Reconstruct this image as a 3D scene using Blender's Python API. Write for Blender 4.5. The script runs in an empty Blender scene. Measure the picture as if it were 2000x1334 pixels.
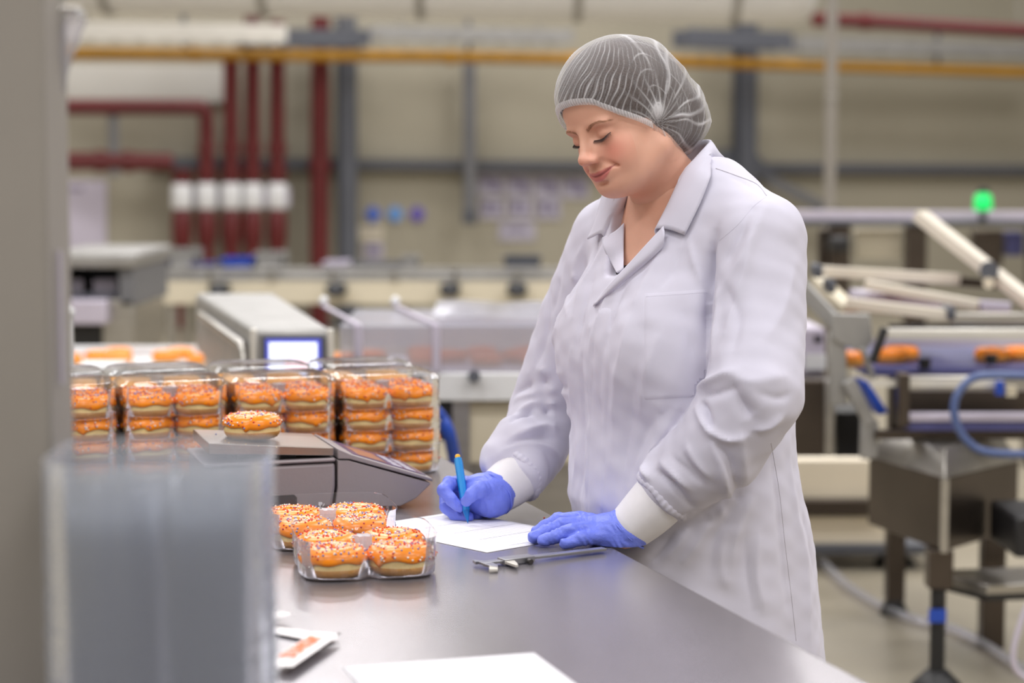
import bpy, bmesh, math, random
import numpy as np
from mathutils import Vector, Matrix
from mathutils.bvhtree import BVHTree

random.seed(7)
np.random.seed(7)
scene = bpy.context.scene
col = scene.collection

# ------------------------------------------------------------------ camera
FPX = 3889.0                      # focal length in pixels of the 2000 px wide frame (70 mm)
HORIZON = 340.0
CAM = Vector((0.0, 0.0, 1.474))
PITCH = math.atan((667.0 - HORIZON) / FPX)
cam_data = bpy.data.cameras.new('camera')
cam_data.sensor_width = 36.0
cam_data.lens = 36.0 * FPX / 2000.0
cam_data.clip_start = 0.05
cam_data.clip_end = 200
cam = bpy.data.objects.new('camera', cam_data)
col.objects.link(cam)
cam.location = CAM
cam.rotation_euler = (math.pi / 2 - PITCH, 0, 0)
cam_data.dof.use_dof = True
cam_data.dof.focus_distance = 3.13
cam_data.dof.aperture_fstop = 2.6
scene.camera = cam

# ------------------------------------------------------------------ light
scene.view_settings.view_transform = 'Standard'
scene.view_settings.look = 'None'
scene.view_settings.gamma = 1.0
scene.view_settings.use_curve_mapping = False
scene.view_settings.exposure = -0.85
try:
    scene.cycles.transparent_max_bounces = 40
    scene.cycles.adaptive_threshold = 0.025
    scene.cycles.max_bounces = 6
    scene.cycles.diffuse_bounces = 3
    scene.cycles.glossy_bounces = 3
    scene.cycles.use_denoising = True
    scene.cycles.caustics_reflective = False
    scene.cycles.caustics_refractive = False
except Exception:
    pass
world = bpy.data.worlds.new('hall_air')
scene.world = world
world.use_nodes = True
world.node_tree.nodes['Background'].inputs[0].default_value = (0.80, 0.84, 0.92, 1)
world.node_tree.nodes['Background'].inputs[1].default_value = 0.35

CEIL = 5.6
def area_light(name, loc, sx, sy, power, color=(1, 0.99, 0.995), rot=(0, 0, 0)):
    d = bpy.data.lights.new(name, 'AREA')
    d.shape = 'RECTANGLE'; d.size = sx; d.size_y = sy; d.energy = power; d.color = color
    o = bpy.data.objects.new(name, d); col.objects.link(o)
    o.location = loc; o.rotation_euler = rot
    return o
for gx in (-5.5, -1.6, 2.2, 6.0):
    for gy in (-2.5, 1.2, 5.4, 9.6, 13.8, 17.6):
        area_light('ceiling_lamp', (gx, gy, CEIL - 0.06), 1.9, 1.3, {-2.5: 185, 1.2: 160, 5.4: 185}.get(gy, 185))

# ------------------------------------------------------------------ helpers: pixels to places
_cp, _sp = math.cos(PITCH), math.sin(PITCH)
def ray(px, py):
    u = (px - 1000.0) / FPX; v = (667.0 - py) / FPX
    return Vector((u, _cp + v * _sp, v * _cp - _sp))
def P(px, py, Y):
    r = ray(px, py)
    return CAM + r * (Y / r.y)
def PZ(px, py, z):
    r = ray(px, py)
    return CAM + r * ((z - CAM.z) / r.z)
def project(V):
    """world points (n,3) -> pixels and depth"""
    d = V - np.array(CAM)
    zc = d[:, 1] * _cp - d[:, 2] * _sp
    yc = d[:, 1] * _sp + d[:, 2] * _cp
    return 1000 + FPX * d[:, 0] / zc, 667 - FPX * yc / zc, zc

# ------------------------------------------------------------------ helpers: materials
def lin(c):
    return tuple(((x / 255.0) / 12.92 if x / 255.0 <= 0.04045 else ((x / 255.0 + 0.055) / 1.055) ** 2.4) for x in c)
MATS = {}
def mat(name, rgb, rough=0.5, metal=0.0, var=0.06, scale=8.0, bump=0.0, bscale=60.0, spec=0.5, emit=None, estr=0.0,
        sss=0.0, attr=None, coat=0.0, stretch=None, sheen=0.0):
    m = bpy.data.materials.new(name); m.use_nodes = True
    nt = m.node_tree; N = nt.nodes; Lk = nt.links
    b = N['Principled BSDF']
    b.inputs['Roughness'].default_value = rough
    b.inputs['Metallic'].default_value = metal
    b.inputs['Specular IOR Level'].default_value = spec
    b.inputs['Coat Weight'].default_value = coat
    b.inputs['Sheen Weight'].default_value = sheen
    c = lin(rgb)
    tc = N.new('ShaderNodeTexCoord')
    vec = tc.outputs['Object']
    if stretch:
        mp = N.new('ShaderNodeMapping'); mp.inputs['Scale'].default_value = stretch
        Lk.new(vec, mp.inputs['Vector']); vec = mp.outputs['Vector']
    nz = N.new('ShaderNodeTexNoise'); nz.inputs['Scale'].default_value = scale
    nz.inputs['Detail'].default_value = 5
    Lk.new(vec, nz.inputs['Vector'])
    mr = N.new('ShaderNodeMapRange')
    mr.inputs['From Min'].default_value = 0.3; mr.inputs['From Max'].default_value = 0.7
    mr.inputs['To Min'].default_value = 1 - var; mr.inputs['To Max'].default_value = 1 + var
    Lk.new(nz.outputs['Fac'], mr.inputs['Value'])
    mx = N.new('ShaderNodeVectorMath'); mx.operation = 'SCALE'
    if attr:
        at = N.new('ShaderNodeAttribute'); at.attribute_name = attr
        Lk.new(at.outputs['Color'], mx.inputs[0])
    else:
        mx.inputs[0].default_value = c
    Lk.new(mr.outputs['Result'], mx.inputs['Scale'])
    Lk.new(mx.outputs['Vector'], b.inputs['Base Color'])
    if bump > 0:
        n2 = N.new('ShaderNodeTexNoise'); n2.inputs['Scale'].default_value = bscale; n2.inputs['Detail'].default_value = 4
        Lk.new(vec, n2.inputs['Vector'])
        bp = N.new('ShaderNodeBump'); bp.inputs['Strength'].default_value = bump; bp.inputs['Distance'].default_value = 0.01
        Lk.new(n2.outputs['Fac'], bp.inputs['Height']); Lk.new(bp.outputs['Normal'], b.inputs['Normal'])
    if sss > 0:
        b.inputs['Subsurface Weight'].default_value = sss
        b.inputs['Subsurface Radius'].default_value = (0.012, 0.005, 0.003)
        b.inputs['Subsurface Scale'].default_value = 1.0
    if emit:
        b.inputs['Emission Color'].default_value = (*lin(emit), 1)
        b.inputs['Emission Strength'].default_value = estr
    MATS[name] = m
    return m

def clear_mat(name, tint=(0.97, 0.98, 1.0), base=0.05, edge=0.55, gloss_rough=0.06, haze=0.0):
    """thin clear plastic: see-through, with gloss that grows at grazing angles"""
    m = bpy.data.materials.new(name); m.use_nodes = True
    nt = m.node_tree; N = nt.nodes; Lk = nt.links
    N.clear()
    out = N.new('ShaderNodeOutputMaterial')
    tr = N.new('ShaderNodeBsdfTransparent'); tr.inputs[0].default_value = (*tint, 1)
    gl = N.new('ShaderNodeBsdfGlossy'); gl.inputs['Roughness'].default_value = gloss_rough
    gl.inputs['Color'].default_value = (0.95, 0.96, 1, 1)
    lw = N.new('ShaderNodeFresnel'); lw.inputs['IOR'].default_value = 1.5
    nz = N.new('ShaderNodeTexNoise'); nz.inputs['Scale'].default_value = 40
    tc = N.new('ShaderNodeTexCoord'); Lk.new(tc.outputs['Object'], nz.inputs['Vector'])
    bp = N.new('ShaderNodeBump'); bp.inputs['Strength'].default_value = 0.25; bp.inputs['Distance'].default_value = 0.004
    Lk.new(nz.outputs['Fac'], bp.inputs['Height'])
    Lk.new(bp.outputs['Normal'], gl.inputs['Normal'])
    mr = N.new('ShaderNodeMapRange')
    mr.inputs['From Min'].default_value = 0.04; mr.inputs['From Max'].default_value = 1.0
    mr.inputs['To Min'].default_value = base; mr.inputs['To Max'].default_value = edge
    Lk.new(lw.outputs[0], mr.inputs['Value'])
    mix = N.new('ShaderNodeMixShader')
    Lk.new(mr.outputs['Result'], mix.inputs[0]); Lk.new(tr.outputs[0], mix.inputs[1]); Lk.new(gl.outputs[0], mix.inputs[2])
    last = mix.outputs[0]
    if haze > 0:
        df = N.new('ShaderNodeBsdfDiffuse'); df.inputs[0].default_value = (0.82, 0.84, 0.9, 1)
        tl = N.new('ShaderNodeBsdfTranslucent'); tl.inputs[0].default_value = (0.82, 0.84, 0.9, 1)
        ad = N.new('ShaderNodeMixShader'); ad.inputs[0].default_value = 0.5
        Lk.new(df.outputs[0], ad.inputs[1]); Lk.new(tl.outputs[0], ad.inputs[2])
        m2 = N.new('ShaderNodeMixShader'); m2.inputs[0].default_value = haze
        Lk.new(last, m2.inputs[1]); Lk.new(ad.outputs[0], m2.inputs[2]); last = m2.outputs[0]
    Lk.new(last, out.inputs[0])
    MATS[name] = m
    return m

# ------------------------------------------------------------------ helpers: objects
def smooth(me, on=True, angle=None):
    me.polygons.foreach_set('use_smooth', [on] * len(me.polygons))
    if on and angle is not None:
        me.set_sharp_from_angle(angle=math.radians(angle))
def link(name, me, parent=None, material=None):
    o = bpy.data.objects.new(name, me); col.objects.link(o)
    if material is not None:
        ms = material if isinstance(material, (list, tuple)) else [material]
        me.materials.clear()
        for m in ms: me.materials.append(m)
    if parent is not None:
        o.parent = parent
        g = parent; off = Vector((0, 0, 0))
        while g is not None:
            off += g.location; g = g.parent
        o.location = -off
    return o
def tag(o, label, cat=None, group=None, kind=None):
    if label: o['label'] = label
    if cat: o['category'] = cat
    if group: o['group'] = group
    if kind: o['kind'] = kind
    return o
def thing(name, label, cat, loc=(0, 0, 0), group=None):
    o = bpy.data.objects.new(name, None); col.objects.link(o)
    o.empty_display_size = 0.05
    o.location = loc
    return tag(o, label, cat, group)
def copy_tree(o, parent=None):
    c = o.copy(); col.objects.link(c)
    if parent is not None: c.parent = parent
    for ch in list(o.children): copy_tree(ch, c)
    return c
def np_mesh(name, V, F, sm=True):
    V = np.asarray(V, dtype=np.float32); F = np.asarray(F, dtype=np.int32)
    me = bpy.data.meshes.new(name)
    n = F.shape[1]
    me.vertices.add(len(V)); me.vertices.foreach_set('co', V.ravel())
    me.loops.add(F.size); me.loops.foreach_set('vertex_index', F.ravel())
    me.polygons.add(len(F))
    me.polygons.foreach_set('loop_start', np.arange(0, F.size, n, dtype=np.int32))
    me.update(calc_edges=True)
    if sm: me.polygons.foreach_set('use_smooth', np.ones(len(F), dtype=bool))
    me.validate()
    return me
def set_color_attr(me, name, C):
    a = me.color_attributes.new(name, 'FLOAT_COLOR', 'POINT')
    C4 = np.ones((len(C), 4), dtype=np.float32); C4[:, :3] = C
    a.data.foreach_set('color', C4.ravel())

class MB:
    """collects boxes, bars, tubes and sheets into one mesh"""
    def __init__(s): s.v = []; s.f = []; s.m = []
    def add(s, vs, fs, mi=0):
        o = len(s.v); s.v += [tuple(v) for v in vs]
        s.f += [tuple(i + o for i in f) for f in fs]; s.m += [mi] * len(fs)
        return s
    def hexa(s, p, mi=0):
        """8 corners: bottom loop 0-3, top loop 4-7"""
        return s.add(p, [(3, 2, 1, 0), (4, 5, 6, 7), (0, 1, 5, 4), (1, 2, 6, 5), (2, 3, 7, 6), (3, 0, 4, 7)], mi)
    def box(s, x0, x1, y0, y1, z0, z1, mi=0):
        return s.hexa([(x0, y0, z0), (x1, y0, z0), (x1, y1, z0), (x0, y1, z0), (x0, y0, z1), (x1, y0, z1), (x1, y1, z1), (x0, y1, z1)], mi)
    def obox(s, c, u, v, hu, hv, z0, z1, mi=0):
        c = Vector(c); u = Vector(u); v = Vector(v)
        q = [c - u * hu - v * hv, c + u * hu - v * hv, c + u * hu + v * hv, c - u * hu + v * hv]
        return s.hexa([(p.x, p.y, z0) for p in q] + [(p.x, p.y, z1) for p in q], mi)
    def pbox(s, x0, y0, x1, y1, Y, dep, mi=0):
        """box whose near face covers the rectangle x0..x1, y0..y1 (pixels) at distance Y"""
        a = P(x0, y1, Y); b = P(x1, y0, Y)
        return s.box(a.x, b.x, Y, Y + dep, a.z, b.z, mi)
    def bar(s, a, b, w, h, mi=0, up=(0, 0, 1)):
        a = Vector(a); b = Vector(b); d = (b - a).normalized(); up = Vector(up)
        if abs(d.dot(up)) > 0.98: up = Vector((0, 1, 0))
        r = d.cross(up).normalized(); t = r.cross(d).normalized()
        q = [a - r * w / 2 - t * h / 2, a + r * w / 2 - t * h / 2, b + r * w / 2 - t * h / 2, b - r * w / 2 - t * h / 2,
             a - r * w / 2 + t * h / 2, a + r * w / 2 + t * h / 2, b + r * w / 2 + t * h / 2, b - r * w / 2 + t * h / 2]
        return s.hexa(q, mi)
    def tube(s, pts, r, n=12, mi=0, cap=True):
        pts = [Vector(p) for p in pts]; rs = r if isinstance(r, (list, tuple)) else [r] * len(pts)
        o = len(s.v); ref = None; prev = None
        for i, p in enumerate(pts):
            d = (pts[min(i + 1, len(pts) - 1)] - pts[max(i - 1, 0)])
            d = d.normalized() if d.length > 1e-9 else Vector((0, 0, 1))
            if ref is None:
                ref = d.orthogonal().normalized()
            else:
                ref = (ref - d * ref.dot(d)); ref = ref.normalized() if ref.length > 1e-6 else d.orthogonal().normalized()
            bt = d.cross(ref)
            for k in range(n):
                a = 2 * math.pi * k / n
                s.v.append(tuple(p + (ref * math.cos(a) + bt * math.sin(a)) * rs[i]))
        for i in range(len(pts) - 1):
            for k in range(n):
                k2 = (k + 1) % n
                s.f.append((o + i * n + k, o + i * n + k2, o + (i + 1) * n + k2, o + (i + 1) * n + k)); s.m.append(mi)
        if cap:
            s.f.append(tuple(o + k for k in range(n))[::-1]); s.m.append(mi)
            s.f.append(tuple(o + (len(pts) - 1) * n + k for k in range(n))); s.m.append(mi)
        return s
    def lathe(s, prof, n=32, c=(0, 0, 0), mi=0, close=False):
        o = len(s.v)
        for (r, z) in prof:
            for k in range(n):
                a = 2 * math.pi * k / n
                s.v.append((c[0] + r * math.cos(a), c[1] + r * math.sin(a), c[2] + z))
        m = len(prof)
        for i in range(m if close else m - 1):
            j = (i + 1) % m
            for k in range(n):
                k2 = (k + 1) % n
                s.f.append((o + i * n + k, o + i * n + k2, o + j * n + k2, o + j * n + k)); s.m.append(mi)
        return s
    def prism(s, poly, ext, mi=0):
        """closed polygon (3D points) extruded by ext"""
        n = len(poly); e = Vector(ext)
        A = [Vector(p) for p in poly]; B = [p + e for p in A]
        return s.add(A + B, [tuple(range(n))[::-1], tuple(range(n, 2 * n))] + [(i, (i + 1) % n, n + (i + 1) % n, n + i) for i in range(n)], mi)
    def mesh(s, name, sm=None):
        me = bpy.data.meshes.new(name)
        me.from_pydata(s.v, [], s.f)
        if any(s.m): me.polygons.foreach_set('material_index', s.m)
        bm = bmesh.new(); bm.from_mesh(me); bmesh.ops.recalc_face_normals(bm, faces=bm.faces); bm.to_mesh(me); bm.free()
        if sm is not None: smooth(me, True, sm)
        return me
    def build(s, name, material, parent=None, sm=None, bevel=0.0, seg=2):
        o = link(name, s.mesh(name, sm), parent, material)
        if bevel > 0:
            md = o.modifiers.new('bevel', 'BEVEL'); md.width = bevel; md.segments = seg; md.limit_method = 'ANGLE'
            md.angle_limit = math.radians(40)
            smooth(o.data, True, 50)
        return o
def spline(pts, n=8):
    """Catmull-Rom through points"""
    p = [Vector(q) for q in pts]; out = []
    for i in range(len(p) - 1):
        a = p[max(i - 1, 0)]; b = p[i]; c = p[i + 1]; d = p[min(i + 2, len(p) - 1)]
        for k in range(n):
            t = k / n
            out.append(0.5 * ((2 * b) + (c - a) * t + (2 * a - 5 * b + 4 * c - d) * t * t + (3 * b - a - 3 * c + d) * t ** 3))
    out.append(p[-1])
    return out

# ------------------------------------------------------------------ helpers: soft solids (distance fields to mesh)
class Field:
    def __init__(s, lo, hi, res):
        s.lo = np.array(lo, dtype=np.float32); s.res = float(res)
        s.n = np.ceil((np.array(hi) - np.array(lo)) / res).astype(int) + 1
        s.d = np.full(tuple(s.n), 1.0, dtype=np.float32)
        s.ax = [(s.lo[i] + np.arange(s.n[i]) * res).astype(np.float32) for i in range(3)]
    def sub(s, lo, hi):
        a = np.clip(np.floor((np.array(lo) - s.lo) / s.res).astype(int), 0, s.n)
        b = np.clip(np.ceil((np.array(hi) - s.lo) / s.res).astype(int) + 1, 0, s.n)
        sl = tuple(slice(a[i], b[i]) for i in range(3))
        X = s.ax[0][sl[0]][:, None, None]; Y = s.ax[1][sl[1]][None, :, None]; Z = s.ax[2][sl[2]][None, None, :]
        return sl, X, Y, Z
    def put(s, sl, q, k, op):
        if 0 in s.d[sl].shape: return
        a = s.d[sl]
        if op == 'add':
            if k > 0:
                h = np.clip(0.5 + 0.5 * (a - q) / k, 0, 1); r = a * (1 - h) + q * h - k * h * (1 - h)
            else: r = np.minimum(a, q)
        else:
            q = -q
            if k > 0:
                h = np.clip(0.5 - 0.5 * (a - q) / k, 0, 1); r = a * (1 - h) + q * h + k * h * (1 - h)
            else: r = np.maximum(a, q)
        s.d[sl] = r
    def ell(s, c, r, k=0.01, M=None, op='add'):
        c = np.array(c, dtype=np.float32); r = np.array(r if hasattr(r, '__len__') else (r, r, r), dtype=np.float32)
        m = max(r) * 1.3 + 1.6 * k + 3 * s.res
        ext = (r * 1.3 + 1.6 * k + 3 * s.res) if M is None else np.array([m, m, m])
        sl, X, Y, Z = s.sub(c - ext, c + ext)
        x, y, z = X - c[0], Y - c[1], Z - c[2]
        if M is not None:
            x, y, z = (M[0][0] * x + M[0][1] * y + M[0][2] * z, M[1][0] * x + M[1][1] * y + M[1][2] * z, M[2][0] * x + M[2][1] * y + M[2][2] * z)
        k0 = np.sqrt((x / r[0]) ** 2 + (y / r[1]) ** 2 + (z / r[2]) ** 2)
        k1 = np.sqrt((x / r[0] ** 2) ** 2 + (y / r[1] ** 2) ** 2 + (z / r[2] ** 2) ** 2)
        s.put(sl, (k0 * (k0 - 1) / np.maximum(k1, 1e-6)).astype(np.float32), k, op)
    def cone(s, a, b, ra, rb, k=0.01, op='add'):
        a = np.array(a, dtype=np.float32); b = np.array(b, dtype=np.float32)
        m = max(ra, rb) + k + 3 * s.res
        sl, X, Y, Z = s.sub(np.minimum(a, b) - m, np.maximum(a, b) + m)
        d = b - a; L2 = float((d * d).sum()) + 1e-12
        t = np.clip(((X - a[0]) * d[0] + (Y - a[1]) * d[1] + (Z - a[2]) * d[2]) / L2, 0, 1)
        q = np.sqrt((X - a[0] - t * d[0]) ** 2 + (Y - a[1] - t * d[1]) ** 2 + (Z - a[2] - t * d[2]) ** 2) - (ra + (rb - ra) * t)
        s.put(sl, q.astype(np.float32), k, op)
    def chain(s, pts, rs, k=0.005, op='add'):
        for i in range(len(pts) - 1): s.cone(pts[i], pts[i + 1], rs[i], rs[i + 1], k, op)
    def mesh(s):
        """surface nets"""
        d = s.d; ins = d < 0
        n0, n1, n2 = d.shape
        cnt = np.zeros((n0 - 1, n1 - 1, n2 - 1), dtype=np.int8)
        for i in (0, 1):
            for j in (0, 1):
                for k in (0, 1):
                    cnt += ins[i:n0 - 1 + i, j:n1 - 1 + j, k:n2 - 1 + k]
        act = np.argwhere((cnt > 0) & (cnt < 8))
        idx = np.full(cnt.shape, -1, dtype=np.int32)
        idx[act[:, 0], act[:, 1], act[:, 2]] = np.arange(len(act))
        acc = np.zeros((len(act), 3), dtype=np.float32); num = np.zeros(len(act), dtype=np.float32)
        for ax in range(3):
            o = [a for a in range(3) if a != ax]
            for u in (0, 1):
                for w in (0, 1):
                    A = act.copy(); A[:, o[0]] += u; A[:, o[1]] += w
                    B = A.copy(); B[:, ax] += 1
                    da = d[A[:, 0], A[:, 1], A[:, 2]]; db = d[B[:, 0], B[:, 1], B[:, 2]]
                    cr = (da < 0) != (db < 0)
                    t = np.where(cr, da / np.where(cr, da - db, 1), 0)
                    pt = A.astype(np.float32); pt[:, ax] += t
                    acc += pt * cr[:, None]; num += cr
        V = s.lo + s.res * acc / num[:, None]
        quads = []
        for ax in range(3):
            o = [a for a in range(3) if a != ax]
            sa = [slice(None)] * 3; sb = [slice(None)] * 3
            sa[ax] = slice(0, -1); sb[ax] = slice(1, None)
            ch = ins[tuple(sa)] != ins[tuple(sb)]
            E = np.argwhere(ch)
            ok = (E[:, o[0]] > 0) & (E[:, o[1]] > 0) & (E[:, o[0]] < d.shape[o[0]] - 1) & (E[:, o[1]] < d.shape[o[1]] - 1)
            E = E[ok]
            flip = ins[E[:, 0], E[:, 1], E[:, 2]]
            c = []
            for (u, w) in ((1, 1), (0, 1), (0, 0), (1, 0)):
                Q = E.copy(); Q[:, o[0]] -= u; Q[:, o[1]] -= w
                c.append(idx[Q[:, 0], Q[:, 1], Q[:, 2]])
            q = np.stack(c, 1)
            if ax == 1: flip = ~flip
            q[~flip] = q[~flip][:, ::-1]
            quads.append(q)
        return V, np.concatenate(quads)
def vnormals(V, F):
    a = V[F[:, 2]] - V[F[:, 0]]; b = V[F[:, 3]] - V[F[:, 1]]
    n = np.cross(a, b); N = np.zeros_like(V)
    for i in range(4):
        for c in range(3): N[:, c] += np.bincount(F[:, i], weights=n[:, c], minlength=len(V))
    return N / np.maximum(np.linalg.norm(N, axis=1, keepdims=True), 1e-12)
def relax(V, F, it=2, lam=0.5):
    e = np.concatenate([F[:, [0, 1]], F[:, [1, 2]], F[:, [2, 3]], F[:, [3, 0]]])
    deg = np.bincount(e[:, 0], minlength=len(V)) + np.bincount(e[:, 1], minlength=len(V))
    for _ in range(it):
        S = np.zeros_like(V)
        for c in range(3):
            S[:, c] = np.bincount(e[:, 0], weights=V[e[:, 1], c], minlength=len(V)) + np.bincount(e[:, 1], weights=V[e[:, 0], c], minlength=len(V))
        V = V + lam * (S / np.maximum(deg, 1)[:, None] - V)
    return V
# ------------------------------------------------------------------ materials
mat('floor', (164, 155, 137), 0.28, 0, 0.10, 1.2, 0.05, 20)
mat('wall', (164, 157, 140), 0.8, 0, 0.04, 0.7)
mat('wall_white', (205, 202, 195), 0.75, 0, 0.04, 0.7)
mat('ceiling', (190, 190, 188), 0.9, 0, 0.03, 0.6)
mat('steel_table', (154, 149, 155), 0.25, 0.62, 0.07, 4, 0.015, 10, stretch=(3, 1, 1))
mat('steel', (178, 174, 168), 0.32, 0.9, 0.08, 6, stretch=(1, 1, 8))
mat('steel_dark', (88, 79, 72), 0.33, 0.85, 0.1, 5)
mat('steel_bright', (226, 222, 214), 0.4, 0.45, 0.04, 6)
mat('galvanised', (160, 158, 156), 0.45, 0.5, 0.12, 9)
mat('post_paint', (146, 140, 133), 0.55, 0, 0.04, 5)
mat('white_paint', (226, 226, 228), 0.5, 0, 0.03, 4)
mat('arm_white', (218, 209, 194), 0.5, 0, 0.03, 4)
mat('oven_cream', (242, 230, 208), 0.55, 0, 0.02, 3)
mat('cream_panel', (214, 204, 182), 0.55, 0, 0.03, 3)
mat('lilac_plastic', (196, 188, 204), 0.45, 0, 0.05, 5)
mat('grey_paint', (112, 112, 116), 0.55, 0, 0.05, 4)
mat('slate_paint', (82, 84, 92), 0.55, 0, 0.05, 4)
mat('red_paint', (94, 22, 24), 0.42, 0, 0.08, 5)
mat('yellow_paint', (178, 128, 26), 0.45, 0, 0.07, 5)
mat('blue_plastic', (32, 74, 180), 0.4, 0, 0.06, 5)
mat('blue_belt', (82, 82, 134), 0.45, 0, 0.08, 5)
mat('blue_hose', (84, 100, 146), 0.35, 0, 0.05, 5)
mat('black_plastic', (30, 29, 31), 0.45, 0, 0.1, 6)
mat('orange_plastic', (222, 92, 30), 0.45, 0, 0.06, 6)
mat('beacon_green', (20, 200, 100), 0.4, 0, 0.02, 5, emit=(0, 205, 92), estr=1.5)
mat('screen_glow', (225, 232, 255), 0.3, 0, 0.02, 5, emit=(226, 232, 255), estr=2.0)
mat('screen_frame', (92, 98, 190), 0.4, 0, 0.03, 5, emit=(70, 80, 210), estr=0.7)
mat('screen_pink', (250, 214, 226), 0.4, 0, 0.02, 5, emit=(250, 214, 226), estr=1.8)
mat('paper', (243, 241, 248), 0.75, 0, 0.015, 6)
mat('paper_ink', (150, 148, 172), 0.8, 0, 0.05, 6)
mat('poster', (176, 170, 184), 0.7, 0, 0.12, 14)
mat('poster_ink', (126, 118, 142), 0.8, 0, 0.1, 8)
mat('sign_blue', (72, 106, 196), 0.6, 0, 0.04, 5)
mat('sign_sky', (96, 150, 214), 0.6, 0, 0.04, 5)
mat('sign_violet', (96, 80, 166), 0.6, 0, 0.04, 5)
clear_mat('clear_tray', tint=(0.985, 0.99, 1.0), base=0.025, edge=0.8, haze=0.030)
clear_mat('clear_nest', tint=(0.92, 0.935, 0.955), base=0.06, edge=0.75, haze=0.25, gloss_rough=0.15)
clear_mat('clear_guard', tint=(0.95, 0.92, 0.95), base=0.06, edge=0.6, haze=0.32, gloss_rough=0.12)

TABLE_Z = 0.90
# ------------------------------------------------------------------ the hall
def struct(name, mb, m, sm=None):
    o = mb.build(name, MATS[m], None, sm); o['kind'] = 'structure'; return o
WA = Vector((-4.3, 18.6, 0)); WB = Vector((5.66, 22.0, 0))
WD = (WB - WA).normalized(); WN = Vector((WD.y, -WD.x, 0))      # along the wall, and out of it towards the hall
def W(px, py, off=0.0):
    """the point seen at a pixel, `off` metres in front of the rear wall"""
    r = ray(px, py); q = WA + WN * off
    t = ((q - CAM).dot(WN)) / r.dot(WN)
    return CAM + r * t
wl = WA - WD * 8.2; wr = WB + WD * 7.0
struct('floor', MB().box(-14, 14, -6, 26, -0.1, 0.0), 'floor')
struct('ceiling', MB().box(-14, 14, -6, 26, CEIL, CEIL + 0.15), 'ceiling')
b = MB(); b.prism([wl, wr, wr - WN * 0.2, wl - WN * 0.2], (0, 0, CEIL)); struct('wall_back', b, 'wall')
struct('wall_left', MB().box(-12.0, -11.8, -6, 20, 0, CEIL), 'wall_white')
struct('wall_right', MB().box(12.2, 12.4, -6, 26, 0, CEIL), 'wall_white')
struct('wall_front', MB().box(-12, 12.4, -6.2, -6, 0, CEIL), 'wall_white')
# horizontal steel rail and cladding band of the rear wall
b = MB(); b.bar(W(300, 318, 0.09), W(2100, 333, 0.09), 0.12, 0.10); struct('trim_1', b, 'slate_paint')
b = MB(); b.bar(W(60, 160, 0.03), W(448, 164, 0.03), 0.05, 0.34); struct('trim_2', b, 'wall_white')

# columns standing against the wall
def column(name, label, cat, px, y0, y1, wpx, m, off=0.14, dep=0.16, extra=None, group=None):
    a = W(px - wpx / 2, y1, off); c = W(px + wpx / 2, y1, off)
    top = W(px, y0, off).z; bot = a.z if y1 < 590 else 0.0
    t = thing(name, label, cat, (a.x, a.y, bot), group)
    hw = (c - a).length / 2; mid = (a + c) / 2
    b = MB()
    fl = 0.025
    for o2, h2 in ((0, fl), (dep, fl)):                       # two flanges and a web
        q = mid - WN * (o2 - dep / 2)
        b.obox((q.x, q.y, 0), WD, WN, hw, h2 / 2, bot, top)
    b.obox((mid.x, mid.y, 0), WD, WN, 0.02, dep / 2, bot, top)
    b.build('shaft', MATS[m], t, bevel=0.004)
    if extra: extra(t, mid)
    return t
def plate(t, mid):
    MB().obox((mid.x, mid.y, 0), WD, WN, 0.20, 0.16, 0.0, 0.03).build('base_plate', MATS['slate_paint'], t)
column('steel_column', 'slate grey steel column beside the thick red riser pipe', 'column', 680, 30, 700, 32, 'slate_paint', 0.35, extra=plate)
def gusset(t, mid):
    plate(t, mid)
    b = MB()
    b.prism([W(1375, 345, 0.36), W(1395, 296, 0.36), W(1432, 290, 0.36), W(1468, 290, 0.36), W(1520, 345, 0.36)], -WN * 0.12)
    b.build('gusset_plate', MATS['slate_paint'], t)
    MB().bar(W(1490, 345, 0.3), W(1640, 420, 0.3), 0.07, 0.10).build('brace', MATS['grey_paint'], t)
column('steel_column', 'dark steel column with wide gusset plate behind the hairnet', 'column', 1450, 30, 700, 34, 'slate_paint', 0.36, extra=gusset)
def hbox(t, mid):
    MB().pbox(903, 412, 931, 438, mid.y - 0.1, 0.12).build('switch_box', MATS['slate_paint'], t, bevel=0.01)
column('conduit_drop', 'thin grey conduit drop left of the notice sheets', 'conduit', 917, 118, 436, 20, 'grey_paint', 0.22, 0.06, hbox)
column('pipe_hanger_post', 'thin grey hanger post crossing the red header pipes', 'post', 223, 196, 345, 17, 'grey_paint', 0.5, 0.06)
t = thing('service_pole', 'slim beige service pole reaching the ceiling behind the conveyors', 'pole', (P(1622, 400, 14).x, 14, 0))
pp = P(1622, 400, 14)
MB().box(pp.x - 0.036, pp.x + 0.036, 14, 14.07, 0.0, CEIL).build('shaft', MATS['post_paint'], t, bevel=0.006)
MB().box(pp.x - 0.07, pp.x + 0.07, 13.965, 14.105, 0.0, 0.03).build('base_plate', MATS['steel'], t)
for zz in (1.2, 2.0, 2.8): MB().box(pp.x - 0.042, pp.x + 0.042, 13.994, 14.076, zz, zz + 0.03).build('clamp', MATS['steel'], t)

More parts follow.
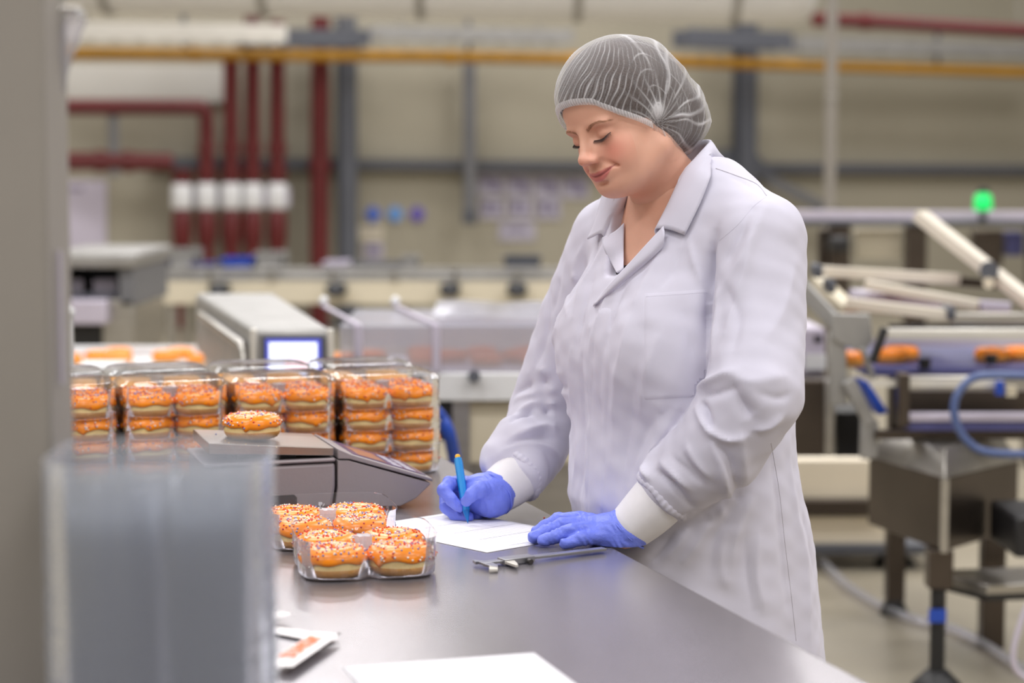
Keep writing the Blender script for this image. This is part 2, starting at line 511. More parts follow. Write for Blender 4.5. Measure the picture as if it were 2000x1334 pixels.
# pipes on the rear wall
def pipe(name, label, pts, wpx, m, off, group=None, flanges=(), brackets=()):
    s = FPX / W(pts[0][0], pts[0][1], off).y
    r = wpx / s / 2
    w = [W(x, y, off) for x, y in pts]
    t = thing(name, label, 'pipe', tuple(min(w, key=lambda q: q.z)), group)
    MB().tube(spline(w, 6) if len(w) > 2 else w, r, 16).build('pipe', MATS[m], t, 60)
    for (x, y) in flanges:
        c = W(x, y, off); i = min(range(len(w) - 1), key=lambda k: (w[k] - c).length + (w[k + 1] - c).length)
        d = (w[i + 1] - w[i]).normalized()
        MB().tube([c - d * 0.04, c + d * 0.04], r * 1.22, 16).build('coupling', MATS[m], t, 60)
    for (x, y) in brackets:
        c = W(x, y, off)
        MB().bar(c + Vector((0, 0, r)), c + Vector((0, 0, 0.5)), 0.04, 0.03).build('bracket', MATS['slate_paint'], t)
    return t
pipe('gas_pipe', 'long yellow gas pipe running across the upper rear wall', [(60, 104), (600, 108), (1000, 113), (1440, 124), (2080, 143)], 25, 'yellow_paint', 0.85,
     flanges=[(380, 106), (880, 112), (1120, 116)], brackets=[(360, 105), (915, 112), (1450, 125), (1830, 136)])
pipe('riser_pipe', 'thick dark red riser pipe standing beside the slate column', [(626, 10), (625, 200), (624, 400), (623, 640)], 37, 'red_paint', 0.42, flanges=[(625, 325)])
rl = ['first red sprinkler riser, the short one at the left end', 'second red sprinkler riser, rising to the elbow of the header', 'third red sprinkler riser, middle of the five valves',
      'fourth red sprinkler riser, right of the middle valve', 'fifth red sprinkler riser, nearest the thick riser pipe']
for i, (px, top) in enumerate(((355, 338), (403, 236), (451, 112), (493, 30), (541, 40))):
    pts = [(px, top), (px, 440), (px, 640)] if i != 1 else [(110, 209), (374, 209), (394, 214), (403, 236), (403, 420), (403, 640)]
    t = pipe('sprinkler_riser', rl[i], pts, 31, 'red_paint', 0.55, 'sprinkler risers on the rear wall',
             flanges=[(px, max(top + 12, 290)), (px, 340)])
    c = W(px, 382, 0.55); rr = 17.5 / (FPX / c.y)
    MB().tube([W(px, 358, 0.55), W(px, 362, 0.55), W(px, 404, 0.55), W(px, 408, 0.55)], [rr, rr * 1.15, rr * 1.15, rr], 16).build('valve_label', MATS['white_paint'], t, 50)
    MB().tube([W(px, 412, 0.55), W(px, 425, 0.55), W(px, 470, 0.55), W(px, 486, 0.55)], [rr * 0.9, rr * 1.12, rr * 1.12, rr * 0.8], 16).build('valve_body', MATS['red_paint'], t, 50)
MB().pbox(336, 366, 566, 404, W(450, 380, 0.45).y, 0.03).build('valve_board', MATS['poster'])
tag(bpy.data.objects['valve_board'], 'pale strip board mounted behind the five sprinkler valves', 'board')
pipe('header_pipe', 'lower red header pipe ending left of the sprinkler risers', [(100, 315), (220, 315), (336, 317)], 36, 'red_paint', 0.5, flanges=[(196, 315), (250, 316)])
pipe('sprinkler_main', 'red overhead pipe high at the right under the ceiling', [(1590, 38), (1760, 46), (2080, 66)], 27, 'red_paint', 3.0, flanges=[(1690, 42)])

# overhead duct, cable trays
t = thing('air_duct', 'large round white air duct spanning the top of the hall', 'duct', (P(1500, 20, 15.5).x, 15.5, 2.6))
z0 = P(1000, 47, 15.5).z + 0.42
x0 = P(60, 0, 15.5).x; x1 = P(1585, 0, 15.5).x
MB().tube([(x0, 15.5, z0 + 0.10), (x0 + 1, 15.5, z0 + 0.08), (x1 - 0.3, 15.5, z0), (x1 - 0.08, 15.5, z0), (x1, 15.5, z0), (x1 + 0.05, 15.5, z0)], [0.42, 0.42, 0.42, 0.41, 0.36, 0.2], 40).build('duct', MATS['white_paint'], t, 60)
for k in range(5):
    x = x0 + (x1 - x0) * (k + 0.5) / 5
    zz = z0 + 0.09 * (1 - (k + 0.5) / 5)
    MB().tube([(x - 0.03, 15.5, zz), (x + 0.03, 15.5, zz)], 0.435, 40).build('seam_band', MATS['galvanised'], t, 60)
for k in range(3):
    x = x0 + (x1 - x0) * (k + 0.5) / 3
    MB().tube([(x, 15.5, z0 + 0.3), (x, 15.5, CEIL)], 0.012, 8).build('hanger_rod', MATS['steel'], t)
def cable_tray(label, px0, py0, px1, py1, off, hpx, m, rungs=9):
    a = W(px0, py0, off); c = W(px1, py1, off); h = hpx / (FPX / a.y)
    t = thing('cable_tray', label, 'cable tray', tuple(a))
    MB().bar(a, c, 0.02, h).build('side_rail', MATS[m], t)
    MB().bar(a - WN * 0.32, c - WN * 0.32, 0.02, h).build('side_rail', MATS[m], t)
    for k in range(rungs):
        q = a.lerp(c, (k + 0.5) / rungs)
        MB().bar(q - Vector((0, 0, h / 3)), q - WN * 0.32 - Vector((0, 0, h / 3)), 0.05, 0.02).build('rung', MATS['galvanised'], t)
    for f in (0.15, 0.85):
        q = a.lerp(c, f) - WN * 0.16
        MB().tube([q, (q.x, q.y, CEIL)], 0.01, 6).build('hanger_rod', MATS['steel'], t)
    return t
cable_tray('bright galvanised cable tray at the upper left', 105, 58, 560, 66, 1.3, 34, 'steel_bright')
cable_tray('dark cable tray above the red riser pipes', 470, 72, 722, 74, 0.96, 32, 'slate_paint', 7)
cable_tray('pale cable tray above the middle of the yellow pipe', 730, 62, 1120, 70, 1.2, 26, 'galvanised', 8)
cable_tray('grey cable tray right of the hairnet under the ceiling', 1340, 72, 1548, 80, 1.2, 34, 'slate_paint', 6)
cable_tray('long grey cable tray under the red overhead pipe', 1560, 84, 2080, 100, 1.0, 28, 'galvanised', 10)

# notices on the wall
def sheet(name, label, cat, x0, y0, x1, y1, m, lines=None, group=None, ink='poster_ink'):
    a = W(x0, y1, 0.02); c = W(x1, y0, 0.02)
    t = thing(name, label, cat, tuple(a), group)
    b = MB(); b.prism([W(x0, y1, 0.02), W(x1, y1, 0.02), W(x1, y0, 0.02), W(x0, y0, 0.02)], -WN * 0.012); b.build('sheet', MATS[m], t)
    if lines:
        for (u0, v0, u1, v1) in lines:
            X0 = x0 + (x1 - x0) * u0; X1 = x0 + (x1 - x0) * u1; Y0 = y0 + (y1 - y0) * v0; Y1 = y0 + (y1 - y0) * v1
            b = MB(); b.prism([W(X0, Y1, 0.026), W(X1, Y1, 0.026), W(X1, Y0, 0.026), W(X0, Y0, 0.026)], -WN * 0.004); b.build('print', MATS[ink], t)
    return t
pos = ['top left', 'top centre left', 'top centre', 'top right']
for i in range(4):
    sheet('notice_sheet', 'pale lilac notice sheet, %s of the pinned group behind the worker' % pos[i], 'notice', 934 + i * 55, 338 + i * 2, 984 + i * 55, 382 + i * 2, 'poster', [(.15, .2, .45, .55), (.5, .3, .85, .8)], 'notice sheets')
for i in range(3):
    sheet('notice_sheet', 'pale lilac notice sheet, lower row, %s, behind the worker' % ['left', 'middle', 'right'][i], 'notice', 938 + i * 55, 388, 985 + i * 55, 428, 'poster', [(.12, .15, .4, .7), (.55, .2, .8, .7)], 'notice sheets')
sheet('notice_sheet', 'single pale sheet pinned below the other notices', 'notice', 975, 434, 1045, 470, 'poster', [(.2, .3, .8, .5)], 'notice sheets')
for i, (m, cn) in enumerate((('sign_blue', 'blue'), ('sign_sky', 'sky blue'), ('sign_violet', 'violet'))):
    c = W(729 + i * 43, 418, 0.03); r = 14 / (FPX / c.y)
    t = thing('round_sign', 'round %s safety sign in the row of three' % cn, 'sign', tuple(c), 'round safety signs')
    MB().tube([c - WN * 0.015, c], r * 1.15, 24).build('rim', MATS['poster'], t)
    MB().tube([c, c + WN * 0.006], r, 24).build('disc', MATS[m], t)
sheet('wall_sign', 'cream rectangular sign below the round signs', 'sign', 700, 440, 748, 470, 'cream_panel', [(.1, .3, .9, .4)])
sheet('wall_sign', 'lilac square sign low beside the slate column', 'sign', 712, 474, 748, 506, 'lilac_plastic', [(.2, .2, .8, .7)])
# ------------------------------------------------------------------ work table
E0 = PZ(1700, 1334, TABLE_Z); E1 = PZ(1040, 985, TABLE_Z)
TE = (E1 - E0).normalized()                       # along the table, away from the camera
TN = Vector((-TE.y, TE.x, 0))                     # across the table, to the left
TU = -TN                                          # to the right
T_NEAR, T_FAR, T_W = -1.55, 2.45, 1.12
def TP(a, w, z=0.0):
    p = E0 + TE * a + TN * w
    return Vector((p.x, p.y, z))
t = thing('work_table', 'long brushed stainless steel work table with dull grey top', 'table', tuple(TP(T_NEAR, T_W)))
b = MB(); b.hexa([TP(T_NEAR, 0, TABLE_Z - .045), TP(T_FAR, 0, TABLE_Z - .045), TP(T_FAR, T_W, TABLE_Z - .045), TP(T_NEAR, T_W, TABLE_Z - .045),
                  TP(T_NEAR, 0, TABLE_Z), TP(T_FAR, 0, TABLE_Z), TP(T_FAR, T_W, TABLE_Z), TP(T_NEAR, T_W, TABLE_Z)])
b.build('table_top', MATS['steel_table'], t, bevel=0.006, seg=3)
for a in (T_NEAR + 0.12, T_FAR - 0.12):
    for w in (0.18, T_W - 0.09):
        o = MB().obox(TP(a, w), TE, TN, 0.02, 0.02, 0.03, TABLE_Z - .045).build('leg', MATS['steel'], t, bevel=0.003)
        MB().tube([TP(a, w, 0.0), TP(a, w, 0.012), TP(a, w, 0.03)], [0.03, 0.03, 0.014], 16).build('foot', MATS['black_plastic'], o, 50)
b = MB()
b.obox(TP((T_NEAR + T_FAR) / 2, (T_W + 0.09) / 2), TE, TN, (T_FAR - T_NEAR) / 2 - 0.12, (T_W - 0.27) / 2, 0.22, 0.25); b.build('lower_shelf', MATS['steel'], t)

# upright that stands on the table at the left edge of the picture
pr = P(97, 667, 1.9).x
t = thing('upright_post', 'grey painted upright standing on the table at the left edge', 'post', (pr - 0.05, 1.95, TABLE_Z))
MB().box(pr - 0.10, pr, 1.9, 2.0, TABLE_Z + 0.006, 2.6).build('shaft', MATS['post_paint'], t, bevel=0.004, seg=2)
MB().box(pr - 0.112, pr + 0.006, 1.89, 2.01, TABLE_Z, TABLE_Z + 0.006).build('foot_plate', MATS['steel'], t)
MB().tube([(pr + 0.004, 1.93, 1.40), (pr + 0.004, 1.93, 1.27)], 0.0022, 8).build('cable_strip', MATS['lilac_plastic'], t)
# bag hanging from the upright
b = MB()
top = P(150, 38, 1.98); 
t = thing('plastic_sleeve', 'pale lilac plastic sleeve hanging beside the grey upright', 'sleeve', (pr + 0.005, 1.98, 1.5))
pts = [P(152, 30, 1.98), P(140, 60, 1.98), P(118, 110, 1.98), P(104, 170, 1.98), P(97, 300, 1.98), P(94, 420, 1.98)]
MB().tube(spline(pts, 5), [0.010] * 6 + [0.012] * 10 + [0.010] * 5 + [0.006] * 5, 12).build('sleeve', MATS['clear_guard'], t, 60)
MB().tube([P(158, 18, 1.98), P(152, 30, 1.98)], 0.006, 10).build('clip', MATS['white_paint'], t, 60)
MB().tube([P(158, 18, 1.98), (pr - 0.02, 1.96, P(158, 18, 1.98).z)], 0.003, 8).build('hook', MATS['steel'], t, 60)

# ------------------------------------------------------------------ doughnuts
mat('dough', (228, 164, 88), 0.72, 0, 0.12, 30, 0.25, 120, sss=0.0)
mat('dough_pale', (252, 220, 154), 0.75, 0, 0.08, 40, 0.2, 120)
mat('icing', (252, 142, 8), 0.26, 0, 0.05, 14, 0.05, 30)
mat('bead_red', (206, 44, 24), 0.35, 0, 0.05, 20)
mat('bead_white', (250, 240, 228), 0.35, 0, 0.03, 20)
mat('bead_blue', (128, 138, 196), 0.35, 0, 0.05, 20)
DR, DH = 0.0490, 0.0405
def dough_prof():
    """(radius, height, material) round the section, from the inner bottom outwards"""
    pr = []
    rc, hc = 0.0275, DH / 2
    for k in range(20):
        a = -math.pi / 2 + 2 * math.pi * k / 20
        ca, sa = math.cos(a), math.sin(a)
        rr = rc + (0.0215 if ca > 0 else 0.0235) * (abs(ca) ** (0.8 if sa >= 0 else 0.55)) * (1 if ca > 0 else -1)
        zz = hc + DH / 2 * (abs(sa) ** (0.85 if sa >= 0 else 1.0)) * (1 if sa > 0 else -1)
        pr.append((rr, zz))
    return pr
def wob(a, seed, amp): return amp * (math.sin(3 * a + seed) + 0.6 * math.sin(5 * a + seed * 2.3) + 0.4 * math.sin(8 * a + seed * 3.1))
def dough_mesh(seed, n=36):
    b = MB(); pr = dough_prof(); m = len(pr)
    for (r, z) in pr:
        for k in range(n):
            a = 2 * math.pi * k / n
            q = r * (1 + wob(a, seed, 0.012)); zz = z
            if 0.4 < z / DH < 0.62 and r > 0.03: q -= 0.0012       # the pale waist line is pinched in
            b.v.append((q * math.cos(a), q * math.sin(a), zz))
    for i in range(m):
        j = (i + 1) % m
        zc = (pr[i][1] + pr[j][1]) / 2 / DH
        for k in range(n):
            k2 = (k + 1) % n
            b.f.append((i * n + k, i * n + k2, j * n + k2, j * n + k)); b.m.append(1 if 0.30 < zc < 0.62 else 0)
    return b.mesh('dough', 80)
def icing_mesh(seed, n=44):
    """a shell over the upper half, with an uneven dripping lower edge"""
    rc, hc = 0.0275, DH / 2
    b = MB(); rows = 15
    def pt(a, u, off):
        low_o = 0.08 + 0.05 * math.sin(3 * a + seed) + 0.06 * math.sin(7 * a + seed * 1.7) - 0.30 * max(0.0, math.sin(2 * a + seed * 1.3)) ** 60
        low_i = 0.35
        ang = low_o + (math.pi - low_i - low_o) * u
        ca, sa = math.cos(ang), math.sin(ang)
        rr = rc + (0.0215 if ca > 0 else 0.0235) * (abs(ca) ** 0.8) * (1 if ca > 0 else -1)
        zz = hc + DH / 2 * (abs(sa) ** 0.85) * (1 if sa > 0 else -1)
        rr *= (1 + wob(a, seed, 0.012))
        rr += off * ca; zz += off * sa
        return (rr * math.cos(a), rr * math.sin(a), zz)
    for i in range(rows):
        u = i / (rows - 1)
        th = 0.0022 * min(1, 6 * u + 0.75) * min(1, 6 * (1 - u) + 0.3)
        for k in range(n): b.v.append(pt(2 * math.pi * k / n, u, th))
    for k in range(n): b.v.append(pt(2 * math.pi * k / n, -0.012, 0.0002))
    for i in range(rows - 1):
        for k in range(n):
            k2 = (k + 1) % n
            b.f.append((i * n + k, i * n + k2, (i + 1) * n + k2, (i + 1) * n + k)); b.m.append(0)
    for k in range(n):
        k2 = (k + 1) % n
        b.f.append((rows * n + k, rows * n + k2, k2, k)); b.m.append(0)
    return b.mesh('icing', 70), pt
ICO = None
def ico_unit():
    global ICO
    if ICO is None:
        bm = bmesh.new(); bmesh.ops.create_icosphere(bm, subdivisions=1, radius=1.0)
        ICO = ([v.co.copy() for v in bm.verts], [tuple(v.index for v in f.verts) for f in bm.faces]); bm.free()
    return ICO
def bead_mesh(seed, pt, count=185):
    rnd = random.Random(seed * 13 + 5); b = MB(); V, F = ico_unit()
    for i in range(count):
        a = rnd.uniform(0, 2 * math.pi); u = rnd.uniform(0.03, 0.86)
        c = Vector(pt(a, u, 0.0026)); r = rnd.uniform(0.0013, 0.0019)
        mi = rnd.choices((0, 1, 2), (0.40, 0.36, 0.24))[0]
        b.add([c + v * r for v in V], F, mi)
    me = b.mesh('sprinkles', 80)
    return me
DONUTS = []
for s in range(4):
    im, pt = icing_mesh(s * 1.9 + 0.4)
    DONUTS.append((dough_mesh(s * 1.9 + 0.4), im, bead_mesh(s, pt)))
for d in DONUTS:
    for m in ('dough', 'dough_pale'): d[0].materials.append(MATS[m])
    d[1].materials.append(MATS['icing'])
    for m in ('bead_red', 'bead_white', 'bead_blue'): d[2].materials.append(MATS[m])
def doughnut(loc, label, group, variant=None, rot=None, plain=False, tilt=0.0):
    v = random.randrange(4) if variant is None else variant
    t = thing('doughnut', label, 'doughnut', loc, group)
    t.rotation_euler = (tilt + (math.pi if plain else 0), 0, random.uniform(0, 6.28) if rot is None else rot)
    if plain: t.location.z += DH
    for nm, me in (('dough', DONUTS[v][0]), ('icing', DONUTS[v][1]), ('sprinkles', DONUTS[v][2])):
        o = bpy.data.objects.new(nm, me); col.objects.link(o); o.parent = t
        if nm == 'sprinkles': o['kind'] = 'stuff'; o['label'] = 'red, white and blue sugar beads'
    return t
# small far doughnuts: one mesh with dough and icing
def far_donut_mesh():
    b = MB(); pr = dough_prof(); n = 20; m = len(pr)
    for (r, z) in pr:
        for k in range(n):
            a = 2 * math.pi * k / n; b.v.append((r * math.cos(a), r * math.sin(a), z))
    for i in range(m):
        j = (i + 1) % m
        for k in range(n):
            k2 = (k + 1) % n
            b.f.append((i * n + k, i * n + k2, j * n + k2, j * n + k)); b.m.append(1 if (pr[i][1] + pr[j][1]) / 2 > DH * 0.5 else 0)
    me = b.mesh('far_doughnut', 80)
    me.materials.append(MATS['dough']); me.materials.append(MATS['icing'])
    return me
FAR_DONUT = far_donut_mesh()
def far_doughnut(loc, label, group, scale=1.0):
    o = bpy.data.objects.new('doughnut', FAR_DONUT); col.objects.link(o)
    o.location = loc; o.scale = (scale,) * 3; o.rotation_euler = (0, 0, random.uniform(0, 6))
    return tag(o, label, 'doughnut', group)

# ------------------------------------------------------------------ clear trays
TR_B, TR_T, TR_H = 0.0983, 0.1003, 0.058         # half size at the bottom and the rim, height
def tray_outline(h, notch, n=112):
    out = []
    for k in range(n):
        a = 2 * math.pi * k / n
        ca, sa = math.cos(a), math.sin(a)
        p = 5.0
        r = h / ((abs(ca) ** p + abs(sa) ** p) ** (1 / p))
        r -= notch * math.exp(-((((a + math.pi / 4) % (math.pi / 2)) - math.pi / 4) / 0.13) ** 2)
        out.append((r * ca, r * sa, a))
    return out
def tray_mesh(flange=0.0018):
    b = MB(); n = 112
    rows = [(0.0, TR_B - 0.012, 0.016, 0.0), (0.001, TR_B - 0.004, 0.017, 0.0), (0.006, TR_B, 0.016, 0.0006), (0.030, TR_B + 0.0007, 0.010, 0.0009), (0.042, TR_B + 0.0013, 0.004, 0.0006),
            (TR_H - 0.004, TR_T, 0.0, 0.0), (TR_H, TR_T + 0.001, 0, 0), (TR_H, TR_T + flange, 0, 0), (TR_H - 0.002, TR_T + flange + 0.0004, 0, 0)]
    for (z, h, nt, fl) in rows:
        for (x, y, a) in tray_outline(h, nt, n):
            f = 1 + fl / h * math.cos(28 * a)
            b.v.append((x * f, y * f, z))
    for i in range(len(rows) - 1):
        for k in range(n):
            k2 = (k + 1) % n
            b.f.append((i * n + k, i * n + k2, (i + 1) * n + k2, (i + 1) * n + k)); b.m.append(0)
    b.f.append(tuple(range(n))[::-1]); b.m.append(0)
    return b.mesh('tray_shell', 60)
TRAY = tray_mesh(); TRAY.materials.append(MATS['clear_tray'])
def post_mesh():
    b = MB(); n = 24
    prof = [(0.012, 0.002), (0.0105, 0.022), (0.0105, 0.044), (0.0125, 0.0485), (0.0, 0.050)]
    for (r, z) in prof:
        for k in range(n):
            a = 2 * math.pi * k / n; q = r * (1 + 0.22 * math.cos(6 * a))
            b.v.append((q * math.cos(a), q * math.sin(a), z))
    for i in range(len(prof) - 1):
        for k in range(n):
            k2 = (k + 1) % n
            b.f.append((i * n + k, i * n + k2, (i + 1) * n + k2, (i + 1) * n + k)); b.m.append(0)
    return b.mesh('center_post', 60)
POSTM = post_mesh(); clear_mat('post_glare', base=0.15, edge=0.7, haze=0.85); POSTM.materials.append(MATS['post_glare'])  # milky white paints the glare on the clear post into its colour
def lid_mesh():
    b = MB(); n = 112
    rows = [(TR_H + 0.001, TR_T + 0.0018, 0, 0), (TR_H + 0.001, TR_T - 0.001, 0, 0), (TR_H + 0.008, TR_T - 0.006, 0, 0.0006), (TR_H + 0.010, TR_T - 0.012, 0, 0), (TR_H + 0.010, TR_T - 0.045, 0, 0), (TR_H + 0.009, 0.03, 0, 0)]
    for (z, h, nt, fl) in rows:
        for (x, y, a) in tray_outline(h, nt, n):
            f = 1 + fl / h * math.cos(28 * a)
            b.v.append((x * f, y * f, z))
    for i in range(len(rows) - 1):
        for k in range(n):
            k2 = (k + 1) % n
            b.f.append((i * n + k, i * n + k2, (i + 1) * n + k2, (i + 1) * n + k)); b.m.append(0)
    b.f.append(tuple((len(rows) - 1) * n + k for k in range(n))); b.m.append(0)
    return b.mesh('tray_lid', 60)
LID = lid_mesh(); LID.materials.append(MATS['clear_tray'])
def tray(loc, rot, label, group, lid=False, post=True):
    t = thing('clear_tray', label, 'tray', loc, group); t.rotation_euler = (0, 0, rot)
    for nm, me in (('shell', TRAY),) + ((('center_post', POSTM),) if post else ()) + ((('lid', LID),) if lid else ()):
        o = bpy.data.objects.new(nm, me); col.objects.link(o); o.parent = t
    return t
QN = [('front left', -1, -1), ('front right', 1, -1), ('back left', -1, 1), ('back right', 1, 1)]
DS = 0.0490
def fill(loc, rot, fmt, group, plain=False, which=(0, 1, 2, 3)):
    c, s = math.cos(rot), math.sin(rot)
    for q in which:
        nm, ux, uy = QN[q]
        x, y = ux * DS, uy * DS
        doughnut((loc[0] + x * c - y * s, loc[1] + x * s + y * c, loc[2] + 0.0015), fmt % nm, group, plain=plain)
TROT = math.atan2(TU.y, TU.x)
# two open trays in front
A4 = [PZ(951, 1080, TABLE_Z)]
fr = (-0.217, 2.872, TABLE_Z + 0.0008)
tray(fr, math.radians(11), 'open clear tray of four doughnuts nearest the camera, corner on the form', 'open doughnut trays')
fill(fr, math.radians(11), 'orange iced doughnut, %s in the nearer open tray', 'doughnuts in the open trays')
bk = (-0.290, 3.102, TABLE_Z)
tray(bk, math.radians(13), 'open clear tray of four doughnuts right in front of the scale', 'open doughnut trays')
fill(bk, math.radians(13), 'orange iced doughnut, %s in the open tray beside the scale', 'doughnuts in the open trays')
# stacks of packed trays behind the scale
PIT = 0.0415
S4 = Vector((-0.252, 3.865, 0))
colname = ['rightmost', 'second from right', 'third from right', 'leftmost']
layname = ['bottom', 'third', 'second', 'top']
for row in (0, 1):
    for ci in range(4):
        base = S4 + TN * (0.2050 * ci) + TE * (0.215 * row)
        for ly in range(4):
            j = 0.002
            loc = (base.x + random.uniform(-j, j), base.y + random.uniform(-j, j), TABLE_Z + PIT * ly)
            rw = 'front' if row == 0 else 'rear'
            plain = row == 1 and ly == 3
            tray(loc, TROT + random.uniform(-.01, .01), 'clear doughnut tray, %s layer of the %s %s stack' % (layname[ly], colname[ci], rw), 'packed trays stacked behind the scale',
                 lid=(ly == 3), post=True)
            fill(loc, TROT, ('plain upturned doughnut' if plain else 'orange iced doughnut') + ', %s, ' + '%s layer, %s %s stack' % (layname[ly], colname[ci], rw), 'doughnuts packed in the stacked trays', plain,
                 which=(0, 1, 2, 3) if (row == 0 or ly >= 2) else (0, 1))
# nested empty trays in the foreground
NEST = tray_mesh(0.0040); NEST.materials.append(MATS['clear_nest'])
nb = P(323, 1200, 1.865)
for k in range(27):
    lab = 'topmost empty clear tray of the blurred foreground stack' if k == 26 else 'empty clear tray nested in the blurred foreground stack'
    o = bpy.data.objects.new('nested_tray', NEST); col.objects.link(o)
    o.location = (nb.x + random.uniform(-.001, .001), 1.865, TABLE_Z + k * 0.00985); o.rotation_euler = (0, 0, math.radians(4))
    tag(o, lab, 'tray', 'empty trays nested in the foreground')

# ------------------------------------------------------------------ scale
mat('scale_grey', (150, 140, 143), 0.42, 0, 0.03, 6, 0.03, 200)
mat('scale_dark', (58, 54, 58), 0.5, 0, 0.05, 6)
mat('scale_pan', (150, 139, 132), 0.30, 0.85, 0.05, 5, stretch=(1, 8, 1))
mat('scale_panel', (84, 74, 118), 0.25, 0, 0.05, 6)
mat('scale_lcd', (176, 132, 112), 0.2, 0, 0.05, 6)
mat('scale_key', (190, 186, 200), 0.4, 0, 0.04, 6)
SO = Vector((-0.512, 3.285, TABLE_Z)); SU = TU.copy(); SV = TE.copy()
def S(u, v, z): return SO + SU * u + SV * v + Vector((0, 0, z))
t = thing('weighing_scale', 'grey bench weighing scale with steel pan and sloping keypad', 'scale', tuple(S(0.1, 0.1, 0)))
DEP = 0.205; SEAM = 0.222
b = MB(); b.prism([S(0.004, 0, 0.008), S(SEAM - 0.006, 0, 0.008), S(SEAM, 0, 0.045), S(SEAM, 0, 0.086), S(0.0, 0, 0.084)], SV * DEP)
b.build('housing', MATS['scale_grey'], t, bevel=0.006, seg=3)
b = MB(); b.prism([S(-0.002, -0.003, 0.086), S(SEAM, -0.003, 0.088), S(SEAM, -0.003, 0.0945), S(-0.002, -0.003, 0.0925)], SV * (DEP + 0.006))
b.build('top_cover', MATS['scale_grey'], t, bevel=0.0035, seg=3)
b = MB(); b.prism([S(0.06, 0.03, 0.09), S(0.16, 0.03, 0.09), S(0.16, 0.03, 0.108), S(0.06, 0.03, 0.110)], SV * 0.12)
b.build('pan_support', MATS['scale_dark'], t)
b = MB(); b.prism([S(0.008, 0.002, 0.1085), S(SEAM - 0.002, 0.002, 0.0975), S(SEAM - 0.002, 0.002, 0.1115), S(0.008, 0.002, 0.1275)], SV * (DEP - 0.012))
b.build('pan', MATS['scale_pan'], t, bevel=0.0018, seg=3)
PANZ = lambda u: TABLE_Z + 0.1275 - (u - 0.008) * 0.016 / 0.212
g = 0.004
b = MB(); b.prism([S(SEAM + g, 0, 0.044), S(SEAM + g - 0.005, 0, 0.010), S(0.335, 0, 0.006), S(0.362, 0, 0.018), S(0.388, 0, 0.041), S(0.388, 0, 0.044), S(0.245, 0, 0.089), S(SEAM + g, 0, 0.090)], SV * DEP)
b.build('display_head', MATS['scale_grey'], t, bevel=0.004, seg=3)
b = MB(); b.prism([S(SEAM + g, -0.002, 0.092), S(0.246, -0.002, 0.091), S(0.392, -0.002, 0.046), S(0.392, -0.002, 0.0515), S(0.250, -0.002, 0.099), S(SEAM + g, -0.002, 0.110)], SV * (DEP + 0.004))
o = b.build('display_cover', MATS['scale_grey'], t, bevel=0.002, seg=3)
def on_slope(u, v, up=0.0): return S(u, v, 0.0515 + (0.392 - u) * (0.0475 / 0.142) + up)
def slab(u0, u1, v0, v1, up, m, name, par):
    b = MB(); b.prism([on_slope(u0, v0, up - .004), on_slope(u1, v0, up - .004), on_slope(u1, v0, up), on_slope(u0, v0, up)], SV * (v1 - v0)); return b.build(name, MATS[m], par)
kp = slab(0.256, 0.384, 0.016, 0.188, 0.001, 'scale_panel', 'keypad', t)
slab(0.268, 0.318, 0.03, 0.15, 0.0016, 'scale_lcd', 'display_window', kp)
for i in range(4):
    for j in range(2):
        slab(0.330 + j * 0.024, 0.346 + j * 0.024, 0.03 + i * 0.036, 0.055 + i * 0.036, 0.0018, 'scale_key', 'key', kp)
b = MB(); b.prism([S(0.06, -0.0015, 0.008), S(0.155, -0.0015, 0.008), S(0.155, -0.0015, 0.030), S(0.150, -0.0015, 0.035), S(0.06, -0.0015, 0.035)], SV * 0.004); b.build('vent_recess', MATS['scale_dark'], t)
for (u, v) in ((0.03, 0.03), (0.03, 0.17), (0.32, 0.03), (0.32, 0.17)):
    p = S(u, v, 0); MB().tube([p, p + Vector((0, 0, 0.012))], 0.013, 16).build('foot', MATS['scale_dark'], t, 50)
dc = S(0.094, 0.085, 0); doughnut((dc.x, dc.y, PANZ(0.094) + 0.0015), 'single orange doughnut with drips sitting on the steel scale pan', 'doughnut on the scale', 1, 2.2)
# crumbs on the pan
for i, (px_, py_) in enumerate(((422, 854), (440, 866), (447, 870), (480, 870), (505, 872), (540, 872), (455, 861))):
    p = PZ(px_, py_, PANZ(0.06) - 0.002)
    V_, F_ = ico_unit(); r = 0.0016 if i == 0 else 0.0010
    u_ = (p - SO).dot(SU)
    o = MB().add([Vector((p.x, p.y, PANZ(u_) + r * 0.9)) + v * r for v in V_], F_).build('crumb', MATS['bead_blue' if i == 0 else 'dough_pale'])
    tag(o, 'loose blue sugar bead on the scale pan' if i == 0 else 'tiny pale crumb scattered on the steel scale pan', 'crumb', 'crumbs on the scale pan')
V_, F_ = ico_unit()
p = PZ(1063, 1013, TABLE_Z)
o = MB().add([Vector((p.x, p.y, TABLE_Z + .0014)) + v * 0.0016 for v in V_], F_).build('sugar_bead', MATS['bead_red']); tag(o, 'stray red sugar bead on the table behind the form', 'crumb')

